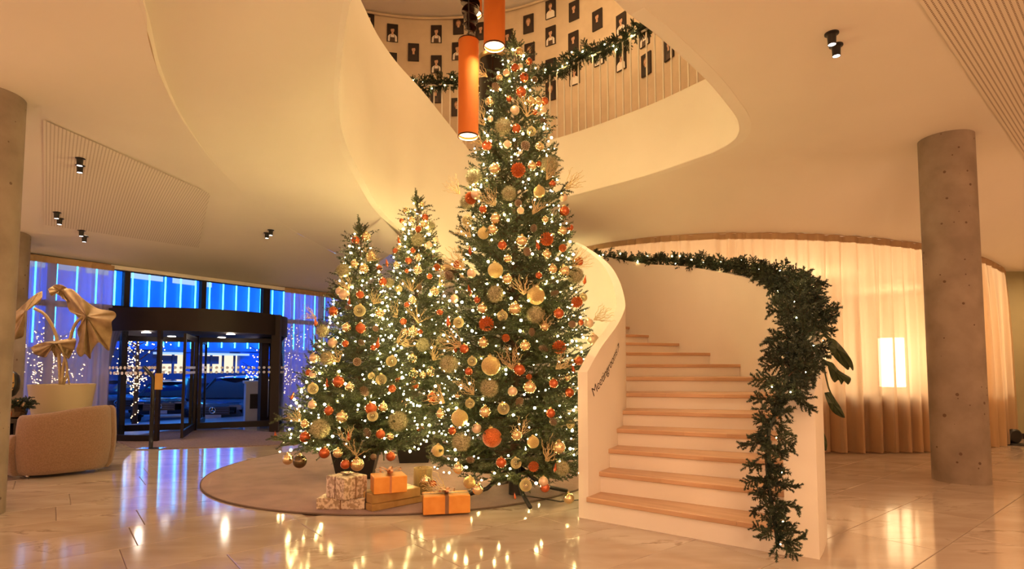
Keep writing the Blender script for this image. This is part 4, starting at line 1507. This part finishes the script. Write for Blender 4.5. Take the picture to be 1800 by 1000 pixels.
def garland(name, label, path, rad, step, nbulb, seed, extra=None):
    rs = random.Random(seed)
    P = np.array(path)
    cs = np.r_[0, np.cumsum(np.linalg.norm(np.diff(P[:, :3], axis=0), axis=1))]
    t = thing(name, label, 'garland')
    B().tube([tuple(p[:3]) for p in P], .014, 5).obj('core', M['wire'], t)
    s, k = 0.0, 0
    bb = B()
    while s < cs[-1]:
        p = Vector([float(np.interp(s, cs, P[:, i])) for i in range(3)])
        q = Vector([float(np.interp(min(s + .05, cs[-1]), cs, P[:, i])) for i in range(3)])
        r_ = float(np.interp(s, cs, P[:, 3])) if P.shape[1] > 3 else rad
        tg = (q - p)
        tg = tg.normalized() if tg.length > 1e-6 else Vector((0, 0, -1))
        u = tg.orthogonal().normalized()
        v = tg.cross(u)
        a_ = k * 2.39996 + rs.uniform(-.4, .4)
        rad_d = u * math.cos(a_) + v * math.sin(a_)
        d = rad_d * rs.uniform(.75, 1.1) + tg * rs.uniform(.1, .9) * (1 if rs.random() < .75 else -1)
        if d.z < -.2 and abs(tg.z) < .5:
            d.z *= .55
        link('sprig', rs.choice(SPRIG), t, p, ori(d, rs.uniform(-1.5, 1.5)), scale=r_ / .26 * rs.uniform(.85, 1.2))
        s += step * (r_ / rad)
        k += 1
    # dense core greenery
    rn = np.random.default_rng(seed)
    T = []
    for q in np.arange(0, cs[-1], .012):
        p = np.array([np.interp(q, cs, P[:, i]) for i in range(3)])
        r_ = float(np.interp(q, cs, P[:, 3])) if P.shape[1] > 3 else rad
        T.append(twig_geo(p, rn.normal(size=3), r_ * .9, 400, .03, .010, rn))
    V = np.concatenate(T)
    ib = B()
    ib.v = [tuple(p) for p in V.tolist()]
    ib.f = [(3 * i, 3 * i + 1, 3 * i + 2) for i in range(len(V) // 3)]
    ib.mi = [0] * len(ib.f)
    ib.obj('inner_foliage', M['needleg'], t, kind='stuff')
    for i in range(nbulb):
        s = cs[-1] * (i + rs.random()) / nbulb
        p = Vector([float(np.interp(s, cs, P[:, j])) for j in range(3)])
        r_ = float(np.interp(s, cs, P[:, 3])) if P.shape[1] > 3 else rad
        dv = Vector((rs.uniform(-1, 1), rs.uniform(-1, .3), rs.uniform(-.7, 1))).normalized()
        bb.ico(p + dv * r_ * rs.uniform(.5, .8), .0075 * p.y / 6, 0)
    bb.obj('bulbs', M['bulb'], t, kind='stuff')
    return k


path = []
for f in np.linspace(52, -20, 26):
    p = pol(f, 5.22 if f < 31 else 5.22)
    path.append((p[0], p[1], float(np.interp(-f, [-52, -40, -30, -20, -10, 0, 10, 20], [3.62, 3.42, 3.24, 3.06, 2.84, 2.60, 2.34, 2.08])), float(np.interp(-f, [-52, -10, 5, 20], [.155, .165, .19, .25]))))
for px, py, Y, r_ in [(1412, 560, 4.85, .27), (1412, 600, 4.5, .26), (1392, 645, 4.2, .22), (1372, 700, 4.04, .19), (1352, 755, 3.96, .17), (1348, 810, 3.95, .17), (1352, 860, 3.95, .16), (1362, 915, 3.95, .16), (1368, 962, 3.97, .18)]:
    p = dep(px, py, Y)
    path.append((p.x, p.y, p.z, r_))
n1 = garland('stair_garland', 'thick fir garland along the stair wall, hanging down to the floor at its end', path, .17, .034, 46, 5)
hz = [(*along(s)[0][:2], 6.50 + .05 * math.sin(s * 5)) for s in np.linspace(s0_ + .05, cum[-1] - .1, 60)]
n2 = garland('gallery_garland', 'fir garland with small lights on the upper gallery handrail', hz, .19, .026, 60, 6)
print('sprigs', n1, n2)
# ------------------------------------------------------------------ portraits on the tower wall
def tower_hit(px, py):
    d = ray(px, py)
    k = d[:2]
    r = TOWR - .02
    a_, b_, c_ = k @ k, -2 * (k @ TOW), TOW @ TOW - r * r
    t = (-b_ + math.sqrt(b_ * b_ - 4 * a_ * c_)) / (2 * a_)
    p = d * t
    return Vector((p[0], p[1], p[2] + EYE))


def oval(cx, cz, rx, rz, y, n=14, a0=0, a1=2 * PI):
    return [(cx + rx * math.cos(t), y, cz + rz * math.sin(t)) for t in np.linspace(a0, a1, n, endpoint=a1 - a0 < 6.2)]


PW, PHT = .25, .42
card_me = B().box(0, 0, 0, PW, .03, PHT).mesh('photo_board', M['card'])
PR = []
for q, (shirt, apron, hair, long_) in enumerate([('shirtw', 1, 'hairm', 0), ('shirtd', 0, 'hairm', 1), ('shirtw', 0, 'hairl', 0), ('shirtd', 0, 'hairl', 1), ('shirtw', 1, 'hairm', 1), ('shirtd', 1, 'hairm', 0)]):
    b = B()
    ms = [M[shirt], M['skin'], M[hair], M['apron']]
    y = -.0158
    if long_:
        b.add(oval(0, .045, .062, .085, y), [tuple(range(14))], 2)
    b.add([(-.105, y - .0003, -.208), (.105, y - .0003, -.208), (.10, y - .0003, -.09), (.075, y - .0003, -.055), (.025, y - .0003, -.03), (-.025, y - .0003, -.03), (-.075, y - .0003, -.055), (-.10, y - .0003, -.09)], [tuple(range(8))], 0)
    b.add([(-.024, y - .0006, -.055), (.024, y - .0006, -.055), (.022, y - .0006, .02), (-.022, y - .0006, .02)], [(0, 1, 2, 3)], 1)
    b.add(oval(0, .06, .042, .058, y - .0009), [tuple(range(14))], 1)
    b.add(oval(0, .072, .046, .056, y - .0012, 12, .25, PI - .25) + [(-.03, y - .0012, .085), (.03, y - .0012, .095)], [tuple(range(14))], 2)
    for sx in (-.017, .017):
        b.add(oval(sx, .062, .006, .004, y - .0014, 8), [tuple(range(8))], 2)
    b.add(oval(0, .028, .014, .0045, y - .0014, 8), [tuple(range(8))], 3)
    if apron:
        b.add([(-.06, y - .0009, -.208), (.06, y - .0009, -.208), (.055, y - .0009, -.11), (-.055, y - .0009, -.11)], [(0, 1, 2, 3)], 3)
        for sx in (-1, 1):
            b.add([(sx * .055, y - .0009, -.11), (sx * .043, y - .0009, -.11), (sx * .040, y - .0009, -.045), (sx * .050, y - .0009, -.05)], [(0, 1, 2, 3) if sx < 0 else (3, 2, 1, 0)], 3)
    b.f = [f[::-1] for f in b.f]
    PR.append(b.mesh('photo_print', ms))
PD = ['person in white shirt and dark apron', 'long-haired person in dark top', 'fair-haired person in white shirt', 'fair long-haired person in dark jacket', 'long-haired person in white blouse and apron', 'person in dark shirt and apron']
PORT = "648,38,0 690,58,0 767,60,0 806,45,3 845,55,5 929,42,3 968,16,2 1009,19,1 1050,35,1 1092,42,0 649,82,1 688,108,5 727,92,1 767,113,0 804,90,4 968,63,4 1008,73,1 892,68,1 931,92,3 1053,97,2 1010,132,2 968,160,3 1092,105,2 1136,113,3 766,165,5 803,188,3 690,160,1 968,120,5 1133,62,0 1176,84,5".split()
cnt = {}
rows_ = []
for s in PORT:
    px, py, v = (int(q) for q in s.split(','))
    rows_.append((px, py, v))
rows_.sort()
tot = {}
for px, py, v in rows_:
    tot[(v, px < 870)] = tot.get((v, px < 870), 0) + 1
for px, py, v in rows_:
    k = (v, px < 870)
    cnt[k] = cnt.get(k, 0) + 1
    p = tower_hit(px, py)
    an = math.atan2(TOW[1] - p.y, TOW[0] - p.x) + PI / 2
    side = 'left of orange lamps' if px < 870 else 'right of orange lamps'
    lab = f'portrait, {PD[v]}, ' + (f'{ONES[cnt[k] - 1]} from left, ' if tot[k] > 1 else '') + side
    o = link('portrait', card_me, None, p, (0, 0, an), None, lab, 'portrait', 'staff portraits on the tower wall')
    link('print', PR[v], o)
# thin rail along the top of the tower wall
ar = np.radians(np.linspace(20, 160, 60))
rl = B().tube([(TOW[0] + (TOWR - .05) * math.cos(q), TOW[1] + (TOWR - .05) * math.sin(q), 9.50) for q in ar], .028, 8)
rl.obj('hanging_rail', M['plaster'], None, True, label='thin hanging rail under the tower ceiling above the portraits', cat='rail')

# ------------------------------------------------------------------ pendant lamps
def pendant(label, x, y, z0, z1, r, m='shade'):
    t = thing('pendant_lamp', label, 'lamp', (x, y, z0), 0, 'tubular pendant lamps')
    h = z1 - z0
    B().lathe([(r, 0), (r, h), (r - .004, h), (r - .004, 0)], 36, caps=False).obj('shade', M[m], t, 'auto')
    B().lathe([(0, .035), (r - .005, .035)], 32, caps=False).obj('diffuser', M['diffuser'], t)
    for z in (0, h - .012):
        B().lathe([(r + .003, z), (r + .003, z + .012), (r - .006, z + .012), (r - .006, z)], 36, caps=False).obj('rim', M['disc'], t, 'auto')
    B().lathe([(r - .004, h - .01), (0, h)], 32, caps=False).obj('top_cap', M['disc'], t)
    B().tube([(0, 0, h - .02), (0, 0, 9.55 - z0)], .006, 6).obj('cord', M['black'], t)
    light('pendant_lamp_light', 'AREA', (x, y, z0 + .02), 9, (1, .8, .45), r * 1.6)
    return t


p = dep(823, 241, 5.5)
pendant('orange tubular pendant lamp hanging lowest, left of the tall tree tip', p.x, p.y, p.z, 4.62, .101)
p = dep(869, 83, 5.3)
pendant('orange tubular pendant lamp reaching out of the top of the picture', p.x, p.y, p.z, 5.75, .103)
p = dep(831, 26, 5.9)
pendant('orange tubular pendant lamp half hidden behind the dark disc lamp', p.x, p.y, p.z, 6.2, .10)
t = thing('disc_pendant', 'dark hanging lamp of stacked tilted bronze discs', 'lamp', dep(826, 66, 5.7))
B().tube([(0, 0, 0), (0, 0, 4.0)], .004, 6).obj('cord', M['black'], t)
for k, r in enumerate((.045, .055, .062, .07, .078, .086, .092, .096, .098, .098)):
    mx = Matrix.Rotation((.35 if k % 2 else -.3) * (1 - k * .03), 4, 'X') @ Matrix.Rotation(.3 if k % 3 else -.25, 4, 'Y')
    b = B().lathe([(0, 0), (r, 0), (r + .003, .004), (r, .008), (0, .008)], 28)
    b.v = [tuple(mx @ Vector(q)) for q in b.v]
    o = b.obj('disc', M['disc'], t, 'auto')
    o.location = (.006 * (-1) ** k, 0, .02 + .045 * k)
dk = dep(868, 215, 7.3)
dt = dep(868, 104, 7.3)
t = thing('dark_pendant', 'wide dark drum pendant with copper rim behind the tall tree tip', 'lamp', (dk.x, dk.y, dk.z))
h = dt.z - dk.z
B().lathe([(.19, 0), (.19, h), (.185, h), (.185, 0)], 32, caps=False).obj('shade', M['blackgloss'], t, 'auto')
B().lathe([(.195, h - .04), (.195, h + .03), (.17, h + .03)], 32, caps=False).obj('rim', M['cap'], t, True)
B().tube([(0, 0, h), (0, 0, 9.55 - dk.z)], .005, 6).obj('cord', M['black'], t)
B().tube([(-.185, 0, h), (0, 0, h + .06), (.185, 0, h)], .006, 5).obj('bracket', M['black'], t)

# ------------------------------------------------------------------ ceiling spotlights (surface cans, in pairs)
fl_me = B().lathe([(.078, 0), (.078, -.014), (.05, -.022), (.046, -.10), (.046, -.14), (.040, -.14), (.040, -.12)], 24, caps=False).mesh('spot_can', M['black'], 'auto')
ln_me = B().lathe([(.040, -.134), (.0, -.136)], 20, caps=False).mesh('spot_lens', M['spotlamp'])
SPOTS = [(2.72, 4.68, 'rear black spotlight of the pair on the right ceiling'), (2.86, 4.86, 'front black spotlight of the pair on the right ceiling'),
         (-5.27, 6.80, 'upper black spotlight of the pair on the slotted left ceiling'), (-5.42, 7.0, 'lower black spotlight of the pair on the slotted left ceiling'),
         (-6.82, 8.40, 'upper of two black spotlights over the window curtain, nearer the pillar'), (-6.95, 8.62, 'lower of two black spotlights over the window curtain, nearer the pillar'),
         (-7.02, 9.16, 'upper of two black spotlights over the window curtain, nearer the door'), (-7.15, 9.40, 'lower of two black spotlights over the window curtain, nearer the door'),
         (-4.34, 10.11, 'right black spotlight of the pair beside the stair soffit'), (-4.47, 10.25, 'left black spotlight of the pair beside the stair soffit')]
for x, y, lab in SPOTS:
    z = (zr(x, y) if x > 0 else zl(x, y)) - .001
    o = link('ceiling_spotlight', fl_me, None, (x, y, z), None, None, lab, 'spotlight', 'ceiling spotlights', .72)
    link('lens', ln_me, o)
    light('ceiling_spotlight_light', 'SPOT', (x, y, z - .15), 55, (1, .70, .42), .04, (0, 0, 0), 78, .6)

# ------------------------------------------------------------------ presents
def gift(name, label, x, y, z, sx, sy, sz, rz, paper, rib, bow=None, bands=(1, 1), bw=.022):
    t = thing(name, label, 'gift box', (x, y, z), R_(rz), 'wrapped gift boxes by the trees')
    e = .006
    b = B()
    b.loft([[(-sx / 2 + a_, -sy / 2 + a_, zz), (sx / 2 - a_, -sy / 2 + a_, zz), (sx / 2 - a_, sy / 2 - a_, zz), (-sx / 2 + a_, sy / 2 - a_, zz)] for a_, zz in ((e, 0), (0, e), (0, sz - e), (e, sz))], True)
    b.f += [(3, 2, 1, 0), (12, 13, 14, 15)]
    b.mi += [0, 0]
    b.obj('box', paper, t)
    # folded paper ends
    for sgn in (-1, 1):
        fd = B()
        x_ = sgn * (sx / 2 + .0015)
        fd.add([(x_, -sy / 2 + .01, .01), (x_, sy / 2 - .01, .01), (x_, 0, sz * .62)], [(0, 1, 2) if sgn > 0 else (2, 1, 0)])
        fd.obj('folded_flap', paper, t)
    g = .003
    if bands[0]:
        for x_ in ([0] if bands[0] == 1 else [-sx * .28, sx * .28]):
            B().loft([[(x_ - bw / 2, yy, zz), (x_ + bw / 2, yy, zz)] for yy, zz in ((-sy / 2 - g, .002), (-sy / 2 - g, sz + g), (sy / 2 + g, sz + g), (sy / 2 + g, .002))]).obj('ribbon', rib, t)
    if bands[1]:
        B().loft([[(xx, -bw / 2, zz), (xx, bw / 2, zz)] for xx, zz in ((-sx / 2 - g, .002), (-sx / 2 - g, sz + g * 1.3), (sx / 2 + g, sz + g * 1.3), (sx / 2 + g, .002))]).obj('ribbon', rib, t)
    if bow:
        m_, r = bow
        bb = B()
        for k in range(7):
            a_ = k * 2 * PI / 7 + .3
            lp = []
            for q in np.linspace(0, 2 * PI, 11):
                u, v = r * (.5 - .5 * math.cos(q)), r * .38 * math.sin(q)
                lp.append((u, v * .35 + abs(math.sin(q / 2)) * r * .35))
            rows = []
            for wv in (-.012, .012):
                rows.append([(math.cos(a_) * u - math.sin(a_) * wv, math.sin(a_) * u + math.cos(a_) * wv, sz + .004 + max(v, 0)) for u, v in lp])
            bb.loft(rows)
        bb.obj('bow', m_, t, True)
    return t


gift('gift_box', 'low silver patterned gift box under another silver one, at the rug edge', -1.62, 5.65, .016, .46, .34, .105, -2, M['paper_s'], M['rib_s'], None, (1, 0), .012)
gift('gift_box', 'taller silver patterned gift box with a foil bow, stacked on top', -1.59, 5.55, .122, .28, .26, .205, -38, M['paper_s'], M['rib_s'], (M['foil'], .06), (1, 1), .012)
gift('gift_box', 'lowest flat gold gift box under the orange one', -1.18, 5.68, .016, .58, .24, .066, 44, M['paper_g'], M['rib_d'], None, (0, 1), .014)
gift('gift_box', 'second flat gold gift box between another gold and an orange one', -1.19, 5.66, .083, .52, .25, .090, 41, M['paper_g'], M['rib_d'], None, (0, 1), .014)
gift('gift_box', 'orange gift box with a big copper bow, on top of two gold ones', -1.19, 5.56, .174, .31, .24, .158, 22, M['paper_o'], M['rib_o'], (M['rib_o'], .13), (1, 0), .02)
gift('gift_box', 'orange gift box with brown ribbon lying alone in front', -.62, 5.42, .016, .43, .22, .165, 12, M['paper_o'], M['rib_s'], (M['rib_o'], .09), (1, 1), .035)
t = thing('glass_lantern', 'clear glass candle cylinder behind the orange boxes', 'candle holder', (-.93, 6.02, .016))
B().lathe([(.0, .0), (.10, .0), (.10, .006), (.095, .30), (.092, .30), (.092, .012), (0, .012)], 28, caps=False).obj('glass', M['glassb'], t, 'auto')
B().lathe([(.038, .012), (.038, .15), (.034, .155), (0, .152)], 18).obj('candle', M['foil'], t, 'auto')
B().tube([(.04, 6.10, .022), (.3, 5.92, .022), (.48, 5.78, .022), (.7, 5.86, .022), (.86, 6.05, .022), (.8, 6.3, .022)], .006, 6).obj('cable', M['black'], None, True, label='black cable on the rug beside the stair parapet', cat='cable')

# ------------------------------------------------------------------ armchair (seen from behind)
ac = thing('armchair', 'rounded tan boucle armchair seen from behind, by the entrance', 'armchair', (-5.87, 7.5, 0), R_(43))
ac.scale = (.82, .82, .98)


def shell(a0, a1, hf, n, gap=.0, thick=.17, fat=1.0):
    b = B()
    rings = []
    for q in np.linspace(a0, a1, n):
        th = R_(q)
        cx, cy = math.sin(th), -math.cos(th)
        e_ = 2.6
        k = (abs(cx) ** e_ + abs(cy) ** e_) ** (-1 / e_)
        ox, oy = cx * k * .655 * fat, cy * k * .60 * fat
        h = hf(q)
        ring = []
        nx, ny = ox / math.hypot(ox, oy), oy / math.hypot(ox, oy)
        for off, z in ((-.075, .045), (-.035, .10), (.0, .30), (.006, h * .55), (-.006, h * .80), (-.02, h - .05), (-.05, h - .012), (-.09, h), (-.13, h - .014), (-thick, h - .06), (-thick, .3), (-thick, .045)):
            ring.append((ox + nx * off, oy + ny * off, z))
        rings.append(ring)
    b.loft(rings, True)
    b.f += [tuple(range(11, -1, -1)), tuple(len(b.v) - 12 + q for q in range(12))]
    b.mi += [0, 0]
    return b


shell(-57, 58, lambda q: .79 + .09 * smooth01((q + 57) / 100), 30).obj('backrest', M['boucle'], ac, True)
shell(-126, -56, lambda q: .50 + .05 * smooth01((q + 126) / 70), 16, fat=1.10).obj('armrest', M['boucle'], ac, True)
shell(57, 122, lambda q: .87 - .30 * smooth01((q - 70) / 52), 16, fat=1.06).obj('armrest', M['boucle'], ac, True)
B().lathe([(.0, .05), (.44, .05), (.46, .10), (.46, .36), (.42, .43), (0, .45)], 36).obj('seat', M['boucle'], ac, True)
for x, y in ((-.42, -.30), (.42, -.30), (-.45, .32), (.45, .32)):
    B().lathe([(.022, 0), (.028, .05)], 12, (x, y, 0)).obj('foot', M['chrome'], ac, True)
B().lathe([(.40, .04), (.40, .07)], 32).obj('base', M['black'], ac, True)

# ------------------------------------------------------------------ planter with the dried plant
PY = 8.7
p0 = dep(110, 680, PY)
pt = thing('dried_plant', 'huge dried beige leaves in a tall cream planter behind the armchair', 'plant', (p0.x, PY, 0))
B().lathe([(.0, .0), (.25, .0), (.27, .02), (.415, 1.08), (.42, 1.10), (.395, 1.10), (.38, 1.02), (0, 1.0)], 40).obj('planter', M['pot'], pt, 'auto')


def LP(px, py, dy=0.0):
    q = dep(px, py, PY + dy)
    return (q.x - p0.x, q.y - PY, q.z)


for pts, r in (([(106, 676, 0), (104, 630, .0), (101, 600, .0), (93, 575, -.03), (78, 552, -.1), (60, 542, -.15)], .022),
               ([(109, 676, 0), (112, 640, .0), (122, 600, -.03), (132, 570, -.06), (146, 556, -.1)], .021),
               ([(112, 676, .02), (118, 650, .0), (113, 625, -.06), (104, 604, -.15)], .016), ([(122, 676, .03), (116, 640, .05), (108, 610, .03)], .012)):
    B().tube([tuple(v) for v in spl([LP(*q) for q in pts], 4)], r, 8).obj('stem', M['stem'], pt, True)


def leaf(outline, centre, dmid, seed, wav=.05, tube=None, m='leaf', to_local=LP, par=None, nm='leaf'):
    """lobed leaf: rings from the centre to the outline, cupped and crumpled in depth, with real thickness"""
    rn = np.random.default_rng(seed)
    o = spl(outline + [outline[0]], 5)[:-1]
    n = len(o)
    ph = rn.random(4) * 6
    rings = []
    for f in (.04, .25, .5, .75, .92, 1.0):
        ring = []
        for i in range(n):
            px = centre[0] + (o[i][0] - centre[0]) * f
            py = centre[1] + (o[i][1] - centre[1]) * f
            dd = dmid * (1 - f ** 1.4) + wav * f * (math.sin(i / n * 2 * PI * 5 + ph[0]) + .6 * math.sin(i / n * 2 * PI * 11 + ph[1]))
            ring.append(to_local(px, py, dd))
        rings.append(ring)
    b = B()
    b.loft(rings, True)
    b.f.append(tuple(range(n)))
    b.mi.append(0)
    ob = b.obj(nm, M[m], par if par is not None else pt, True)
    md = ob.modifiers.new('thick', 'SOLIDIFY')
    md.thickness = .006
    return ob


leaf([(112, 508), (126, 508), (150, 528), (172, 542), (199, 547), (204, 556), (196, 566), (197, 585), (193, 610), (190, 616), (176, 602), (168, 606), (160, 622), (158, 631), (150, 622), (141, 627), (134, 616), (139, 598), (136, 582), (142, 565), (132, 553), (121, 545), (116, 526)], (152, 556), -.14, 1, .07)
leaf([(74, 511), (73, 526), (62, 536), (48, 540), (44, 556), (43, 578), (40, 592), (24, 598), (12, 608), (11, 590), (14, 560), (30, 545), (45, 532), (58, 520)], (44, 548), -.12, 2, .04)
leaf([(54, 612), (62, 606), (80, 601), (104, 598), (131, 594), (133, 606), (128, 618), (120, 631), (110, 620), (98, 628), (90, 616), (80, 628), (70, 626), (60, 622)], (95, 604), -.16, 3, .06)
leaf([(84, 508), (100, 500), (116, 505), (124, 516), (122, 530), (112, 526), (100, 516), (90, 520)], (106, 510), .05, 4, .03)

# ------------------------------------------------------------------ console at the left edge
cx_ = -7.05
cs_ = thing('console_table', 'low dark console behind the left column', 'console', (cx_, 7.72, 0), R_(0))
B().box(0, 0, .655, 1.16, .42, .06).obj('top', M['blackgloss'], cs_)
B().box(-.30, 0, .315, .5, .40, .62).obj('cabinet', M['blackgloss'], cs_)
B().box(.15, .18, .33, .72, .03, .6).obj('back_panel', M['blackgloss'], cs_)
B().box(.54, 0, .315, .05, .4, .62).obj('side_panel', M['blackgloss'], cs_)
B().box(.1, 0, .03, .9, .38, .04).obj('bottom_shelf', M['blackgloss'], cs_)
q = dep(37, 757, 7.45)
rb = B().box(0, 0, .0, .11, .03, .17).box(0, -.017, .0, .03, .004, .11, None, 1).box(0, -.017, -.03, .055, .004, .03, None, 1)
rb.obj('red_card', [M['red'], M['shirtw']], None, loc=(q.x, 7.42, .145), label='small red card standing in the open bay of the console', cat='card')
q = dep(12, 720, 7.55)
cb = thing('copper_lantern', 'round copper candle bowl glowing on the console', 'candle holder', (q.x, 7.55, .685))
B().lathe([(.05, 0), (.10, .03), (.115, .08), (.10, .13), (.075, .145), (.07, .14), (.09, .10), (.085, .03), (0, .012)], 28).obj('bowl', M['copper'], cb, True)
B().lathe([(.02, .012), (.02, .05), (0, .052)], 12).obj('candle', M['bulbsoft'], cb, True)
light('candle_light', 'POINT', (q.x, 7.45, .84), 1.2, (1, .5, .15), .02)
q = dep(32, 720, 7.6)
vg = thing('glass_vase', 'cut glass bowl filled with fir sprigs and baubles on the console', 'vase', (q.x, 7.6, .685))
B().lathe([(.05, 0), (.085, .02), (.10, .09), (.105, .16), (.10, .16), (.093, .09), (.0, .015)], 10).obj('bowl', M['darkglass'], vg, False)
for k in range(16):
    a_ = k * 2.4
    link('sprig', SPRIG[k % 4], vg, (0, 0, .12), ori((math.cos(a_), math.sin(a_), .25 + (k % 3) * .3)), scale=.75)
for k, (x, y, z, mm) in enumerate(((.05, -.05, .21, 'G'), (-.04, -.06, .2, 'K'), (.09, -.02, .18, 'K'))):
    link('bauble', OM[mm], vg, (x, y, z), scale=.035)
q = dep(16, 680, 7.7)
mk = thing('mask_sculpture', 'black and gilded mask sculpture above the console', 'sculpture', (q.x, 7.72, .685))
B().lathe([(.07, 0), (.07, .03), (.02, .05), (.02, .30)], 18).obj('stand', M['black'], mk, 'auto')
hb = B()
rings = []
for z, rx, ry, oy in ((.26, .03, .03, 0), (.30, .09, .08, .0), (.38, .125, .11, .0), (.48, .13, .12, 0), (.56, .11, .10, .01), (.61, .06, .05, .02), (.63, .01, .01, .02)):
    rings.append([(-.03 + rx * math.cos(t_) , oy + ry * math.sin(t_), z) for t_ in np.linspace(0, 2 * PI, 21)[:-1]])
hb.loft(rings, True)
hb.obj('head', M['black'], mk, True)
fb = B()
fb.loft([[(.075, -.11, .36), (.10, -.125, .34), (.125, -.10, .38)], [(.085, -.12, .44), (.125, -.15, .44), (.15, -.11, .45)], [(.08, -.12, .52), (.12, -.145, .53), (.145, -.11, .52)], [(.07, -.10, .60), (.09, -.12, .62), (.11, -.08, .59)]])
fo_ = fb.obj('face_plate', M['mask'], mk, True)
md = fo_.modifiers.new('t', 'SOLIDIFY')
md.thickness = .02
for z in (.47, .40):
    B().tube([(.08, -.145, z), (.12, -.165, z - .01), (.15, -.12, z)], .008, 6).obj('dark_slit', M['black'], mk, True)

# ------------------------------------------------------------------ banana plant behind the stair end
BY = 7.55
b0 = dep(1414, 800, BY)
bp = thing('banana_plant', 'dark green broad-leaved plant peeping out behind the garlanded stair end', 'plant', (b0.x, BY, 0))
B().lathe([(.0, 0), (.15, 0), (.19, .38), (.175, .38), (.16, .34), (0, .34)], 28).obj('pot', M['black'], bp, 'auto')


def LB(px, py, dy=0.0):
    q_ = dep(px, py, BY + dy)
    return (q_.x - b0.x, q_.y - BY, q_.z)


for pts, r in (([(1414, 780, 0), (1418, 700, 0), (1432, 620, 0), (1445, 590, 0), (1460, 597, 0)], .022), ([(1414, 780, 0), (1424, 690, 0), (1440, 640, 0), (1456, 640, -.05)], .018),
               ([(1430, 640, 0), (1446, 642, 0), (1453, 668, 0), (1460, 690, 0), (1482, 730, 0)], .010), ([(1414, 780, 0), (1428, 745, 0), (1440, 750, 0), (1450, 790, 0)], .012)):
    B().tube([tuple(v) for v in spl([LB(*q_) for q_ in pts], 4)], r, 7).obj('stem', M['green'], bp, True)
for k, (ol, c_, dm) in enumerate((([(1452, 592), (1466, 596), (1478, 607), (1490, 622), (1499, 638), (1500, 651), (1494, 645), (1491, 650), (1480, 642), (1468, 630), (1458, 614)], (1472, 614), -.05),
                                  ([(1452, 634), (1464, 638), (1474, 650), (1486, 658), (1496, 665), (1491, 676), (1484, 670), (1479, 676), (1474, 668), (1467, 672), (1460, 662)], (1470, 655), -.05),
                                  ([(1449, 690), (1460, 690), (1470, 704), (1480, 720), (1485, 734), (1474, 731), (1462, 722), (1454, 706)], (1465, 710), -.04),
                                  ([(1440, 752), (1448, 760), (1454, 778), (1452, 792), (1445, 786), (1440, 770)], (1446, 772), -.03))):
    leaf(ol, c_, dm, 20 + k, .012, m='green', to_local=LB, par=bp)

# ------------------------------------------------------------------ dark object by the right wall
q = flat(1790, 783)
t = thing('floor_stand', 'black rounded floor stand foot beside the right end of the tan curtain', 'stand', (q.x + .02, q.y + .1, 0))
B().lathe([(.16, 0), (.16, .02), (.14, .03)], 28).obj('base', M['black'], t, 'auto')
b = B().lathe([(.0, -.05), (.10, -.05), (.125, -.03), (.125, .03), (.10, .05), (0, .05)], 28)
mx = Matrix.Rotation(PI / 2, 4, 'X')
b.v = [tuple(mx @ Vector(v)) for v in b.v]
b.obj('body', M['black'], t, 'auto', loc=(0, 0, .15))
